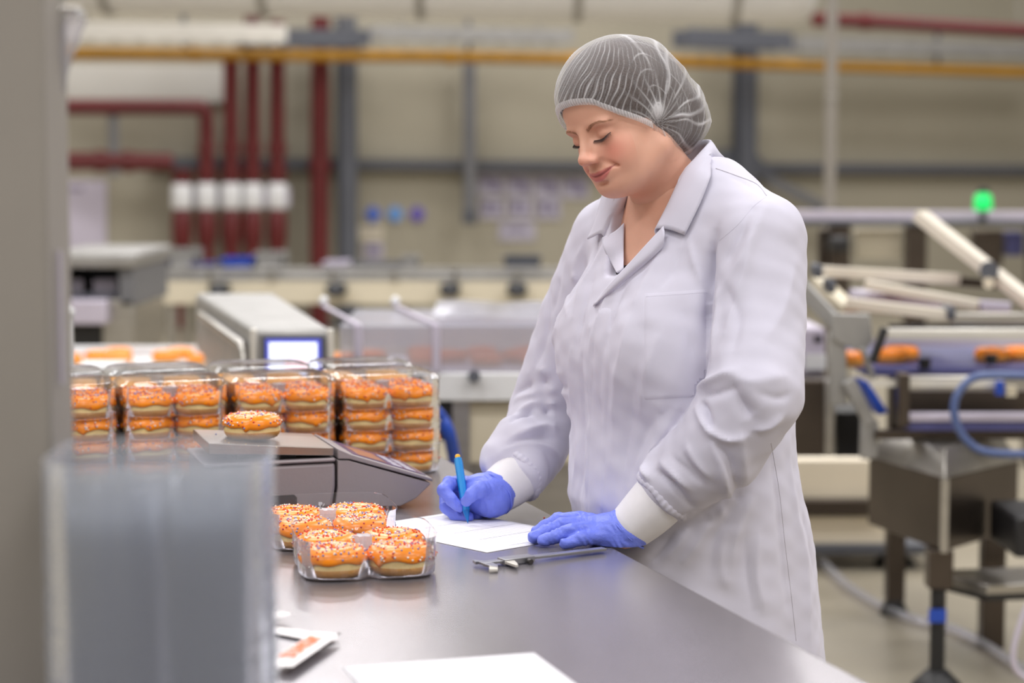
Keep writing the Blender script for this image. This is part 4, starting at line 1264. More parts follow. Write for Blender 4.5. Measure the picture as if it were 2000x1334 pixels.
FOLDS = [
 # (pixels, width m, height m)  ridges > 0, valleys < 0
 # near sleeve
 ([(1497, 395), (1475, 450), (1440, 520), (1400, 590)], .012, .006), ([(1478, 400), (1450, 455), (1415, 515)], .009, -.005), ([(1400, 440), (1386, 500), (1386, 560)], .010, -.008), ([(1388, 480), (1386, 540), (1384, 620), (1383, 700)], .008, -.018),
 ([(1405, 560), (1400, 640), (1390, 710)], .008, .007), ([(1470, 420), (1462, 500), (1440, 580), (1415, 650)], .012, .006), ([(1550, 520), (1530, 600), (1490, 670)], .016, .004), ([(1420, 560), (1440, 620), (1430, 690)], .012, -.005),
 ([(1362, 764), (1390, 742), (1432, 726)], .008, .010), ([(1364, 786), (1376, 800), (1390, 838)], .007, -.012), ([(1366, 776), (1400, 768), (1440, 752)], .008, -.006), ([(1430, 752), (1448, 790), (1466, 816)], .012, -.011), ([(1358, 795), (1376, 826), (1390, 846), (1425, 858), (1462, 852)], .008, .010),
 ([(1469, 838), (1500, 832), (1528, 812)], .009, .008), ([(1400, 862), (1424, 900), (1436, 944), (1443, 970)], .008, -.011), ([(1386, 858), (1408, 900), (1420, 946), (1424, 978)], .010, .009), ([(1450, 850), (1452, 900), (1455, 945)], .010, .006), ([(1420, 730), (1470, 745), (1530, 735)], .014, .006), ([(1480, 770), (1520, 780), (1545, 770)], .010, -.005),
 ([(1259, 910), (1262, 925), (1272, 935)], .008, .010), ([(1283, 922), (1304, 940), (1324, 960), (1352, 988)], .006, -.011), ([(1290, 905), (1320, 930), (1347, 956)], .008, .008), ([(1330, 880), (1350, 915), (1375, 945)], .008, -.005), ([(1340, 870), (1362, 905), (1388, 935)], .008, .005), ([(1336, 1008), (1358, 1000), (1384, 1012)], .006, -.007),
 ([(1310, 890), (1335, 918), (1358, 940)], .005, -.004), ([(1400, 985), (1410, 1000), (1405, 1015)], .008, .006),
 # far sleeve
 ([(1000, 822), (1028, 806), (1066, 803), (1112, 824)], .006, -.014), ([(1004, 806), (1040, 790), (1080, 790), (1112, 808)], .010, .010), ([(1006, 770), (1030, 755), (1062, 745), (1108, 756)], .007, -.009), ([(1008, 782), (1040, 770), (1080, 764), (1110, 770)], .008, .007), ([(1030, 730), (1060, 724), (1100, 730)], .008, .005),
 ([(990, 860), (1030, 840), (1080, 835), (1110, 850)], .010, .008), ([(985, 875), (1030, 856), (1080, 856)], .008, -.007), ([(965, 895), (1005, 872), (1060, 872), (1090, 890)], .008, .007), ([(1010, 905), (1040, 930), (1055, 960)], .009, .005), ([(1078, 560), (1070, 640), (1045, 720)], .010, -.006), ([(1092, 540), (1088, 640), (1070, 730)], .009, .006),
 ([(950, 900), (962, 930), (990, 962), (1030, 985)], .006, .006), ([(1060, 880), (1078, 920), (1070, 960)], .010, -.005), ([(1100, 500), (1092, 560), (1080, 610)], .008, -.004),
 # chest and front
 ([(1185, 470), (1150, 540), (1118, 620)], .008, .006), ([(1170, 470), (1136, 540), (1106, 600)], .007, -.006), ([(1205, 545), (1170, 620), (1150, 700)], .009, .005), ([(1225, 545), (1190, 640), (1172, 740)], .010, -.005), ([(1160, 540), (1140, 610), (1128, 690)], .007, -.005),
 ([(1140, 480), (1122, 540), (1108, 610)], .007, .006), ([(1240, 590), (1214, 690), (1200, 800), (1194, 900)], .010, .005), ([(1256, 640), (1236, 760), (1222, 880), (1215, 1000)], .012, -.005), ([(1290, 650), (1262, 720), (1250, 800)], .010, .005),
 ([(1118, 680), (1121, 800), (1127, 900), (1119, 1000)], .007, .006), ([(1136, 700), (1138, 820), (1137, 920), (1134, 1000)], .006, -.006), ([(1151, 640), (1150, 760), (1152, 860), (1148, 930), (1150, 1010)], .006, .006), ([(1170, 700), (1172, 820), (1174, 920)], .007, -.003), ([(1290, 780), (1278, 860), (1250, 930)], .014, .005),
 ([(1330, 600), (1350, 680), (1370, 740)], .014, -.004), ([(1320, 800), (1292, 860), (1240, 930)], .012, .005), ([(1300, 470), (1272, 530), (1240, 590)], .010, .005), ([(1330, 480), (1310, 530), (1290, 560)], .010, -.004), ([(1345, 470), (1360, 520), (1375, 555)], .008, .004), ([(1300, 800), (1260, 850), (1220, 960)], .012, -.005),
 # skirt
 ([(1470, 960), (1440, 1040), (1430, 1130)], .014, .006), ([(1440, 975), (1400, 1050), (1385, 1120)], .012, -.006), ([(1390, 1020), (1360, 1065), (1330, 1105)], .011, .006), ([(1540, 860), (1556, 1000), (1572, 1100), (1580, 1260)], .012, .005), ([(1508, 900), (1524, 1040), (1538, 1180)], .010, -.005), ([(1480, 1040), (1476, 1120), (1488, 1190)], .012, .006),
 ([(1455, 1030), (1456, 1110), (1470, 1190)], .010, -.004), ([(1320, 1035), (1296, 1070), (1268, 1096)], .010, -.006), ([(1345, 1030), (1322, 1065), (1300, 1090)], .009, .005), ([(1565, 1000), (1580, 1060), (1590, 1130)], .010, -.004), ([(1415, 1040), (1410, 1100), (1425, 1150)], .010, .004),
 ([(1425, 345), (1450, 357), (1492, 379)], .005, -.002)]
for pts, wd, am in FOLDS:
    ctrl = [surf(a_, b_) for a_, b_ in pts]
    S_ = np.array([tuple(q) for q in spline([Vector(tuple(map(float, q))) for q in ctrl], 6)], dtype=np.float32)
    lo = S_.min(0) - 3 * wd; hi = S_.max(0) + 3 * wd
    ids = np.where(np.all((cv > lo) & (cv < hi), axis=1))[0]
    if len(ids) == 0: continue
    best = np.full(len(ids), 1e9); tt = np.zeros(len(ids))
    for k in range(len(S_) - 1):
        a_ = S_[k]; d_ = S_[k + 1] - a_; L2 = (d_ * d_).sum() + 1e-12
        t_ = np.clip(((cv[ids] - a_) @ d_) / L2, 0, 1); dd = np.linalg.norm(cv[ids] - a_ - t_[:, None] * d_, axis=1)
        up = dd < best; best[up] = dd[up]; tt[up] = (k + t_[up]) / (len(S_) - 1)
    taper = np.sin(np.clip(tt, 0.04, .96) * np.pi) ** .6; wd = wd * .85
    cv[ids] += CN[ids] * (am * taper * np.exp(-(best / wd) ** 1.3) * 1.15)[:, None]
# soft overall rumple, and hanging folds in the skirt all round
ll = (cv[:, 0] - BC.x) * BL.x + (cv[:, 1] - BC.y) * BL.y; ff = (cv[:, 0] - BC.x) * BF.x + (cv[:, 1] - BC.y) * BF.y
th = np.arctan2(ff, ll)
skw = np.clip((1.0 - cv[:, 2]) / .4, 0, 1)
amp = .006 * skw * np.sin(th * 11 + 3 * cv[:, 2]) + .0010 * np.sin(cv[:, 0] * 61 + cv[:, 2] * 37) * np.sin(cv[:, 1] * 53 - cv[:, 2] * 41) + .0006 * np.sin(cv[:, 2] * 150 + 40 * cv[:, 0]) * np.sin(cv[:, 1] * 120)
cv += CN * amp[:, None]
cv = relax(cv, cf_, 1, 0.15)
# the cloth stays on her side of the table edge
edn = np.array((TU.x, TU.y)); e0 = np.array((E0.x, E0.y))
sd = (cv[:, :2] - e0) @ edn
low = np.clip((TABLE_Z + .012 - cv[:, 2]) / .012, 0, 1)
push = np.clip(.006 - sd, 0, None) * low
cv[:, :2] += edn * push[:, None]
coat = link('lab_coat', np_mesh('lab_coat', cv, cf_), person, MATS['coat_cloth']); coat['label'] = 'white cotton lab coat with soft folds'
bvh_coat = BVHTree.FromPolygons([tuple(map(float, q)) for q in cv], [tuple(map(int, q)) for q in cf_])
def coat_hit(px, py, off=0.0):
    d = ray(px, py).normalized(); r = bvh_coat.ray_cast(CAM, d)
    if r[0] is None: return None
    n = r[1] if r[1].dot(d) < 0 else -r[1]
    return r[0] + n * off
def coat_patch(name, quad, off, m, nu=24, nv=24, label=None):
    """a piece of cloth sewn on the coat; quad = four pixel corners"""
    q = [Vector((a_, b_, 0)) for a_, b_ in quad]; b = MB(); ok = []
    for i in range(nu + 1):
        for j in range(nv + 1):
            u, w = i / nu, j / nv
            p = (q[0] * (1 - u) + q[1] * u) * (1 - w) + (q[3] * (1 - u) + q[2] * u) * w
            edge = i in (0, nu) or j in (0, nv)
            h_ = coat_hit(p.x, p.y, -.0004 if edge else off)
            ok.append(h_ is not None); b.v.append(tuple(h_) if h_ is not None else (0, 0, 0))
    lens = []; Q_ = {}
    for i in range(nu):
        for j in range(nv):
            k_ = i * (nv + 1) + j; f_ = (k_, k_ + nv + 1, k_ + nv + 2, k_ + 1)
            if all(ok[z_] for z_ in f_):
                L_ = max((Vector(b.v[f_[z_]]) - Vector(b.v[f_[z_ - 1]])).length for z_ in range(4)); Q_[(i, j)] = (f_, L_); lens.append(L_)
    lim = sorted(lens)[len(lens) // 2] * 2.2; seen = set(); todo = [(1, nv // 3)]
    while todo:                                  # keep only the piece that hangs together
        c_ = todo.pop()
        if c_ in seen or c_ not in Q_ or Q_[c_][1] > lim: continue
        seen.add(c_); b.f.append(Q_[c_][0]); b.m.append(0)
        todo += [(c_[0] + 1, c_[1]), (c_[0] - 1, c_[1]), (c_[0], c_[1] + 1), (c_[0], c_[1] - 1)]
    used = sorted({z_ for f_ in b.f for z_ in f_}); re_ = {z_: n_ for n_, z_ in enumerate(used)}
    b.v = [b.v[z_] for z_ in used]; b.f = [tuple(re_[z_] for z_ in f_) for f_ in b.f]
    o = b.build(name, MATS[m], coat, 70)
    if label: o['label'] = label
    return o
def coat_line(name, pix, r, off, m, n=14, label=None):
    pts = spline([Vector((a_, b_, 0)) for a_, b_ in pix], n); w_ = [coat_hit(p.x, p.y, off) for p in pts]; w_ = [q for q in w_ if q is not None]
    if len(w_) > 1:
        o = MB().tube(w_, r, 6).build(name, MATS[m], coat, 60)
        if label: o['label'] = label
coat_patch('breast_pocket', [(1258, 572), (1380, 563), (1380, 776), (1256, 783)], .0010, 'coat_cloth', 26, 40, 'square breast pocket')
coat_line('pocket_hem', [(1262, 580), (1320, 576), (1382, 571)], .0003, .0010, 'coat_cloth')
coat_patch('front_placket', [(1162, 600), (1196, 600), (1178, 1015), (1146, 1010)], .0010, 'coat_cloth', 8, 60, 'button placket')
coat_line('seam', [(1506, 866), (1522, 960), (1533, 1060), (1545, 1160), (1555, 1252)], .0005, .0001, 'coat_seam', label='side seam')
coat_line('seam', [(1398, 329), (1440, 344), (1478, 360), (1497, 382)], .0008, .0002, 'coat_seam', label='shoulder seam')
coat_line('seam', [(1497, 384), (1470, 405), (1440, 440), (1405, 470)], .0004, .0000, 'coat_cloth', label='armhole seam')

# --- collar: stand and fall, in body coordinates round the neck
def sheet3(name, rowsL, m, thick=.0022, label=None, post=None):
    """rowsL: list of rows of points; lofted, thickened"""
    R_ = [spline(r_, 5) for r_ in rowsL]
    n_ = len(R_[0]); cols = [spline([R_[i][k] for i in range(len(R_))], 4) for k in range(n_)]
    b = MB(); m_ = len(cols[0])
    if post: cols = [[p if j_ < 4 else post(p, .0055 if j_ > 5 else .003) for j_, p in enumerate(c_)] for c_ in cols]
    for c_ in cols: b.v += [tuple(p) for p in c_]
    for i in range(n_ - 1):
        for j in range(m_ - 1):
            k_ = i * m_ + j; b.f.append((k_, k_ + 1, k_ + m_ + 1, k_ + m_)); b.m.append(0)
    o = b.build(name, MATS[m], coat, 80)
    md = o.modifiers.new('thickness', 'SOLIDIFY'); md.thickness = thick; md.offset = 0
    if label: o['label'] = label
    return o
def NBp(l_, f_, z_): return Vector(B(l_, f_, z_, NB * 1.0))
foldR = [(.074, .078, 1.388), (.082, .048, 1.440), (.084, .024, 1.478), (.074, -.012, 1.512), (.046, -.044, 1.526), (0, -.060, 1.528), (-.046, -.046, 1.520), (-.074, -.010, 1.500), (-.074, .030, 1.462), (-.066, .062, 1.420), (-.062, .092, 1.378)]
inner = [(.070, .072, 1.372), (.074, .046, 1.412), (.074, .018, 1.440), (.066, -.012, 1.462), (.042, -.040, 1.470), (0, -.054, 1.472), (-.042, -.042, 1.466), (-.066, -.010, 1.452), (-.068, .026, 1.428), (-.062, .056, 1.396), (-.058, .084, 1.364)]
mid_ = [(.100, .072, 1.388), (.108, .040, 1.436), (.104, .012, 1.470), (.088, -.022, 1.498), (.056, -.056, 1.508), (0, -.074, 1.508), (-.056, -.058, 1.502), (-.090, -.016, 1.484), (-.096, .026, 1.448), (-.090, .060, 1.410), (-.084, .094, 1.372)]
leaf = [(.128, .060, 1.380), (.134, .026, 1.424), (.122, .000, 1.456), (.100, -.030, 1.476), (.060, -.066, 1.482), (0, -.086, 1.480), (-.064, -.068, 1.476), (-.102, -.020, 1.462), (-.112, .022, 1.426), (-.108, .058, 1.396), (-.100, .094, 1.368)]
def lift(p_, g_):
    loc, nrm, _, _ = bvh_coat.find_nearest(p_)
    if loc is None: return p_
    sd_ = (p_ - loc).dot(nrm)
    return loc + nrm * g_ if sd_ < g_ else p_
sheet3('collar', [[NBp(*q) for q in inner], [lift(NBp(*q), .006) for q in foldR], [lift(NBp(*q), .009) for q in mid_], [lift(NBp(*q), .006) for q in leaf]], 'coat_cloth', label='turned-down collar', post=lift)
def px_sheet(name, grid, m, offs, label):
    base_ = [coat_hit(a_, b_, offs[-1]) for (a_, b_) in grid[-1]]
    base_ = [h_ if h_ is not None else P(a_, b_, 3.15) for h_, (a_, b_) in zip(base_, grid[-1])]
    rows_ = [[P(a_, b_, h_.y + dy_) for (a_, b_), h_ in zip(r_, base_)] for r_, dy_ in zip(grid[:-1], offs[:-1])] + [base_]
    return sheet3(name, rows_, m, label=label)
# lapels, turned back from the neck opening
px_sheet('lapel', [[(1296, 442), (1262, 478), (1224, 520), (1190, 556), (1160, 594)], [(1298, 460), (1272, 492), (1236, 524), (1198, 560), (1160, 596)], [(1296, 484), (1276, 505), (1246, 530), (1204, 566), (1161, 599)]], 'coat_cloth', (.004, -.005, .003), 'left lapel')
px_sheet('lapel', [[(1219, 436), (1218, 470), (1218, 500), (1217, 524)], [(1202, 452), (1200, 480), (1206, 508), (1212, 530)], [(1180, 466), (1181, 484), (1193, 516), (1207, 536)]], 'coat_cloth', (-.012, -.010, .003), 'right lapel')
# dark top just showing at the point of the neck opening
UF = Field((.05, 2.95, 1.20), (.50, 3.50, 1.36), .005)
torso_field(UF, (.05, 2.95, 1.20), (.50, 3.50, 1.36), shrink=.019, zlo=1.21, zhi=1.330)
v, f = UF.mesh()
o = link('undershirt', np_mesh('undershirt', v, f), person, MATS['top_black']); o['label'] = 'black top under the coat'
# ------------------------------------------------------------------ cuffs and gloves
def cuff(a, b, ra, rb, nm):
    a = Vector(a); b = Vector(b); d = (b - a).normalized(); ref = d.orthogonal().normalized(); bt = d.cross(ref)
    mb = MB(); n = 96; rws = 14
    for i in range(rws + 1):
        t_ = i / rws
        r = ra + (rb - ra) * t_ + .003 * math.sin(t_ * math.pi) 
        if i == rws: r -= .003
        for k in range(n):
            an = 2 * math.pi * k / n; q = r * (1 + .0035 * math.cos(48 * an)) + .0012 * math.sin(3 * an + 4 * t_)
            mb.v.append(tuple(a.lerp(b, t_) + (ref * math.cos(an) + bt * math.sin(an)) * q))
    for i in range(rws):
        for k in range(n):
            k2 = (k + 1) % n; mb.f.append((i * n + k, i * n + k2, (i + 1) * n + k2, (i + 1) * n + k)); mb.m.append(0)
    o = mb.build('cuff', MATS['cuff_knit'], coat, 70); o['label'] = nm
def gather_ring(a, d, r, nm):
    """the gathered seam where the sleeve meets the cuff"""
    d = Vector(d).normalized(); ref = d.orthogonal().normalized(); bt = d.cross(ref); mb = MB(); n = 120; m_ = 8
    for k in range(n):
        an = 2 * math.pi * k / n
        for j in range(m_):
            aj = 2 * math.pi * j / m_; rr = r + .0045 * math.cos(aj) + .0007 * math.sin(an * 30) * (math.cos(aj) > 0)
            mb.v.append(tuple(Vector(a) + (ref * math.cos(an) + bt * math.sin(an)) * rr + d * (.0075 * math.sin(aj) + .0022 * math.sin(an * 4))))
    for k in range(n):
        for j in range(m_):
            k2 = (k + 1) % n; j2 = (j + 1) % m_; mb.f.append((k * m_ + j, k2 * m_ + j, k2 * m_ + j2, k * m_ + j2)); mb.m.append(0)
    o = mb.build('sleeve_hem', MATS['coat_cloth'], coat, 70); o['label'] = nm
eL = ARM_L[4][0]; dL = (WR_L - eL).normalized()
cuff(eL + dL * -.005, WR_L + dL * -.002, .044, .0345, 'ribbed knit cuff of the resting arm')
gather_ring(eL + dL * .020, dL, .0475, 'gathered sleeve end')
eR = ARM_R[4][0]; dR = (WR_R - eR).normalized()
cuff(eR + dR * -.01, WR_R + dR * .004, .043, .035, 'ribbed knit cuff of the writing arm')
gather_ring(eR + dR * .012, dR, .0455, 'gathered sleeve end')

def glove(F, name, label, wr, d, seed):
    v, f = F.mesh(); v = relax(v, f, 2, .5); N_ = vnormals(v, f)
    # fine stretch wrinkles of thin nitrile
    s = (v - np.array(wr)) @ np.array(d)
    w_ = .0007 * np.sin(s * 520 + 3 * np.sin(v[:, 0] * 130 + seed)) * (np.sin(v[:, 1] * 170 + v[:, 2] * 210 + seed) * .5 + .5) + .0009 * np.sin(v[:, 0] * 160 + v[:, 2] * 120) * np.sin(v[:, 1] * 150 + seed)
    v = v + N_ * w_[:, None]
    v[:, 2] = np.maximum(v[:, 2], TABLE_Z + .0012)
    o = link(name, np_mesh(name, v, f), person, MATS['glove_nitrile']); o['label'] = label
    return v, f
def rim(a, d, r, par_label):
    d = Vector(d).normalized(); ref = d.orthogonal().normalized(); bt = d.cross(ref); mb = MB()
    pts_ = [Vector(a) + (ref * math.cos(2 * math.pi * k / 48) + bt * math.sin(2 * math.pi * k / 48)) * (r + .0006 * math.sin(k * 1.3)) for k in range(49)]
    mb.tube(pts_, .0016, 6, cap=False); o = mb.build('glove_bead', MATS['glove_nitrile'], person, 60); o['label'] = par_label
# resting hand: palm down on the form, fingers towards the left of the picture
GL = Field((-.03, 2.93, .885), (.29, 3.20, 1.02), 0.0015)
def q(px, py, z): return np.array(PZ(px, py, z))
wl0 = np.array(WR_L)
kn = {'pinky': q(1166, 1048, .916), 'ring': q(1154, 1034, .925), 'middle': q(1142, 1023, .930), 'index': q(1132, 1014, .932)}
GL.cone(wl0 - np.array(dL) * .004, wl0 + np.array(dL) * .006, .0355, .034, .004)
hand_dir = (q(1150, 1030, .925) - wl0); hand_dir = hand_dir / np.linalg.norm(hand_dir)
GL.cone(wl0 + np.array(dL) * .006, wl0 + hand_dir * .03, .033, .026, .014)
for nme, r0 in (('pinky', .0145), ('ring', .0155), ('middle', .016), ('index', .0155)):
    off = {'pinky': -.016, 'ring': -.005, 'middle': .005, 'index': .015}[nme]
    st = wl0 + hand_dir * .028 + np.array((.10, 1.0, 0)) * off + np.array((0, 0, -.004))
    GL.cone(st, kn[nme], .021, r0 * .86, .012)
GL.chain([kn['pinky'], q(1135, 1052, .9165), q(1118, 1058, .912), q(1103, 1062, .9100)], [.0118, .0105, .0096, .0085], .0045)
GL.chain([kn['ring'], q(1118, 1036, .926), q(1085, 1048, .9165), q(1060, 1056, .9105)], [.0130, .0115, .0106, .0092], .0045)
GL.chain([kn['middle'], q(1098, 1026, .928), q(1064, 1040, .9175), q(1042, 1050, .9110)], [.0130, .0118, .0108, .0096], .0045)
GL.chain([kn['index'], q(1090, 1016, .928), q(1062, 1030, .9175), q(1048, 1038, .9110)], [.0125, .0114, .0102, .009], .0045)
GL.chain([wl0 + hand_dir * .030 + np.array((0, .022, -.008)), q(1160, 1000, .920), q(1120, 1004, .913), q(1096, 1007, .910)], [.018, .0145, .0115, .0095], .008)   # thumb, on the far side
glove(GL, 'glove', 'blue nitrile glove on the hand resting flat on the form', WR_L, dL, 1.0)
rim(WR_L - dL * .003, dL, .0362, 'rolled glove edge')
# writing hand
GR = Field((-.20, 3.14, .885), (.08, 3.42, 1.06), 0.0015)
def p3(px, py, Y): return np.array(P(px, py, Y))
wr0 = np.array(WR_R)
GR.cone(wr0 - np.array(dR) * .002, wr0 + np.array(dR) * .008, .0355, .034, .004)
GR.cone(wr0 + np.array(dR) * .006, p3(948, 964, 3.285), .032, .029, .015)
GR.ell(p3(935, 966, 3.295), (.030, .027, .028), .016)                         # palm
GR.cone(p3(958, 958, 3.275), p3(905, 950, 3.31), .022, .016, .014)            # back of the hand to the index knuckle
GR.cone(p3(945, 975, 3.31), p3(895, 975, 3.325), .022, .016, .014)
GR.chain([p3(908, 944, 3.310), p3(878, 945, 3.285), p3(868, 958, 3.268), p3(882, 976, 3.258), p3(897, 991, 3.256)], [.0135, .0122, .0115, .0102, .0086], .004)   # index
GR.chain([p3(962, 957, 3.262), p3(938, 955, 3.243), p3(922, 966, 3.236), p3(912, 978, 3.238)], [.0170, .0135, .0112, .0096], .005)                               # thumb
GR.chain([p3(902, 962, 3.325), p3(872, 970, 3.304), p3(872, 990, 3.288), p3(892, 1008, 3.276), p3(916, 1010, 3.270)], [.0135, .0120, .0115, .0105, .0090], .004)  # middle
GR.chain([p3(910, 972, 3.335), p3(885, 985, 3.330), p3(892, 1002, 3.318), p3(915, 1008, 3.302), p3(932, 1010, 3.290)], [.0135, .0118, .0110, .0100, .0088], .004)  # ring
GR.chain([p3(928, 980, 3.335), p3(908, 995, 3.340), p3(918, 1004, 3.330), p3(942, 1004, 3.310)], [.0130, .0108, .0100, .0085], .004)                               # little finger
GR.cone(p3(950, 978, 3.30), p3(940, 1000, 3.315), .020, .014, .012)           # heel of the hand
glove(GR, 'glove', 'blue nitrile glove on the hand holding the pen', WR_R, dR, 2.0)
rim(WR_R + dR * .001, dR, .0375, 'rolled glove edge')

# pen
mat('pen_blue', (0, 140, 214), 0.35, 0, 0.03, 20)
mat('pen_tip', (0, 110, 190), 0.35, 0, 0.03, 20)
mat('pen_cap', (236, 180, 30), 0.35, 0, 0.03, 20)
pt = PZ(914, 1022, TABLE_Z + .0012); pe = P(894, 893, 3.300)
pd = (pe - pt).normalized(); PL = (pe - pt).length
t = thing('ballpoint_pen', 'bright blue pen with yellow button held in the glove', 'pen', tuple(pt))
MB().tube([pt + pd * .022, pt + pd * .028, pt + pd * (PL - .010), pt + pd * (PL - .002)], [.0058, .0066, .0070, .0062], 8).build('barrel', MATS['pen_blue'], t, 30)
MB().tube([pt, pt + pd * .003, pt + pd * .014, pt + pd * .022], [.0005, .0012, .0042, .0058], 16).build('point', MATS['pen_tip'], t, 60)
MB().tube([pt + pd * (PL - .003), pt + pd * (PL + .003), pt + pd * (PL + .0045)], [.0045, .0045, .003], 16).build('button', MATS['pen_cap'], t, 60)
sd_ = pd.cross(Vector((0, 1, 0))).normalized()
MB().bar(pt + pd * (PL - .045) + Vector((-.0035, .0075, 0)), pt + pd * (PL - .006) + Vector((-.0035, .0075, 0)), .003, .0022).build('clip', MATS['pen_blue'], t)

# ------------------------------------------------------------------ trousers and shoes (below the coat, behind the table)
for sgn, nm in ((1, 'left'), (-1, 'right')):
    hip = Vector(B(sgn * .085, -.05, .86)); kn_ = Vector(B(sgn * .085, -.045, .48)); an_ = Vector(B(sgn * .085, -.06, .07))
    o = MB().tube(spline([hip, kn_, an_], 8), [.096 - .03 * k / 16 for k in range(17)], 24).build('trouser_leg', MATS['trouser_white'], person, 70)
    FS = Field((BC.x - .5, BC.y - .5, -.01), (BC.x + .5, BC.y + .5, .16), .006)
    FS.cone(B(sgn * .09, -.08, .045), B(sgn * .10, .06, .035), .042, .038, .02); FS.ell(B(sgn * .10, .10, .03), (.045, .045, .028), .03); FS.cone(B(sgn * .085, -.065, .05), B(sgn * .085, -.06, .11), .044, .046, .03)
    v, f = FS.mesh(); v[:, 2] = np.maximum(v[:, 2], .002)
    link('shoe', np_mesh('shoe', v, f), person, MATS['shoe_white'])
# ------------------------------------------------------------------ machines behind, left and centre
def part(t, name, m, mb, bevel=0.004, sm=None):
    return mb.build(name, MATS[m], t, sm, bevel=bevel)
def legs(t, xs, ys, z, m='steel', w=0.05):
    for x in xs:
        for y in ys:
            o = MB().box(x - w / 2, x + w / 2, y - w / 2, y + w / 2, 0.05, z).build('leg', MATS[m], t)
            MB().tube([(x, y, 0), (x, y, .02), (x, y, .06)], [w * .9, w * .8, w * .3], 14).build('foot', MATS['black_plastic'], o, 50)
# screen terminal / metal detector
Y0, Y1 = 5.0, 6.5
t = thing('metal_detector', 'grey metal detector head with glowing screen over the conveyor', 'machine', (P(570, 700, Y0).x, Y0, 0))
fl_ = P(492, 642, Y0); frr = P(648, 640, Y0); bl_ = P(382, 584, Y1); zt = fl_.z; zb = P(560, 790, Y0).z
brr = bl_ + Vector((frr.x - fl_.x + .06, 0, 0))
b = MB(); b.hexa([(fl_.x, Y0, zb), (frr.x, Y0, zb), (brr.x, Y1, zb), (bl_.x, Y1, zb), (fl_.x, Y0, zt), (frr.x, Y0, zt), (brr.x, Y1, zt), (bl_.x, Y1, zt)])
part(t, 'housing', 'galvanised', b, .014)
dsd = Vector((bl_.x - fl_.x, Y1 - Y0, 0)).normalized()
b = MB()
b.tube([(fl_.x - .03, Y0 + .06, zb), (fl_.x - .03, Y0 + .06, zt - .07), Vector((fl_.x - .03, Y0 + .06, zt - .05)) + dsd * .03, Vector((fl_.x - .03, Y0 + .06, zt - .05)) + dsd * 1.2], .012, 12); part(t, 'guard_rail', 'steel', b, 0, 60)
part(t, 'corner_trim', 'steel_bright', MB().box(fl_.x - .004, fl_.x + .012, Y0 - .004, Y0 + .012, zb, zt)); part(t, 'corner_trim', 'steel_bright', MB().box(frr.x - .012, frr.x + .004, Y0 - .004, Y0 + .012, zb, zt))
sf = part(t, 'screen_bezel', 'slate_paint', MB().pbox(512, 656, 634, 742, Y0 - .012, .012), .003)
MB().pbox(519, 662, 627, 736, Y0 - .016, .004).build('screen_border', MATS['screen_frame'], sf)
MB().pbox(526, 669, 619, 733, Y0 - .019, .003).build('screen', MATS['screen_glow'], sf)
MB().pbox(556, 700, 600, 724, Y0 - .0205, .0015).build('screen_field', MATS['screen_pink'], sf)
b = MB(); b.hexa([(fl_.x + .02, Y0 + .05, .06), (frr.x - .03, Y0 + .05, .06), (brr.x - .05, Y1 - .1, .06), (bl_.x + .04, Y1 - .1, .06), (fl_.x + .02, Y0 + .05, zb), (frr.x - .03, Y0 + .05, zb), (brr.x - .05, Y1 - .1, zb), (bl_.x + .04, Y1 - .1, zb)]); part(t, 'pedestal', 'steel', b)
legs(t, (fl_.x + .06, frr.x - .07), (Y0 + .1,), .08); legs(t, (bl_.x + .08, brr.x - .1), (Y1 - .17,), .08)
# left infeed conveyor with doughnuts
Yc = 6.7
t = thing('infeed_conveyor', 'white conveyor carrying doughnuts towards the metal detector', 'conveyor', (P(280, 720, Yc).x, Yc, 0))
a = P(60, 728, Yc); c = P(452, 722, Yc)
zc_ = P(250, 722, Yc).z
part(t, 'bed', 'white_paint', MB().box(a.x, c.x, Yc, Yc + .5, zc_ - .10, zc_ - .012))
part(t, 'belt', 'white_paint', MB().box(a.x, c.x, Yc + .02, Yc + .48, zc_ - .012, zc_), 0)
part(t, 'back_guide', 'white_paint', MB().pbox(60, 676, 452, 704, Yc + .5, .03))
part(t, 'front_guide', 'galvanised', MB().bar((a.x, Yc - .03, zc_ + .004), (c.x, Yc - .03, zc_ + .004), .02, .022))
for px in (215, 262, 392): part(t, 'guide_post', 'steel', MB().bar((P(px, 700, Yc - .03).x, Yc - .03, zc_ - .08), (P(px, 700, Yc - .03).x, Yc - .03, zc_ + .02), .014, .014))
legs(t, (a.x + .15, c.x - .15), (Yc + .04, Yc + .46), zc_ - .1)
for i, px in enumerate((142, 186, 212, 238, 318, 336, 398, 420, 440)):
    far_doughnut((P(px, 715, Yc + .22).x, Yc + .16 + .12 * (i % 3), zc_), 'orange doughnut riding the left conveyor, number %s from the upright' % ['one', 'two', 'three', 'four', 'five', 'six', 'seven', 'eight', 'nine'][i], 'doughnuts on the left conveyor')
# pale bracket frame at the far left
Yb = 5.6
t = thing('bracket_frame', 'white tubular bracket frame beside the grey upright', 'frame', (P(130, 700, Yb).x, Yb, 0))
b = MB(); b.tube([P(60, 622, Yb), P(128, 620, Yb)], .018, 12); part(t, 'cross_bar', 'white_paint', b, 0, 60)
b = MB(); q_ = P(131, 612, Yb); b.tube([(q_.x, Yb, 0.04), q_], .013, 12); part(t, 'upright', 'white_paint', b, 0, 60)
V_, F_ = ico_unit(); part(t, 'knob', 'white_paint', MB().add([q_ + v_ * .024 for v_ in V_], F_), 0, 80)
MB().tube([(q_.x, Yb, 0), (q_.x, Yb, .04)], [.05, .03], 14).build('foot', MATS['black_plastic'], t, 50)
part(t, 'guide_rail', 'galvanised', MB().bar(P(60, 742, Yb), P(230, 738, Yb), .02, .03))
part(t, 'tray_plate', 'white_paint', MB().pbox(140, 716, 226, 736, Yb + .05, .2))
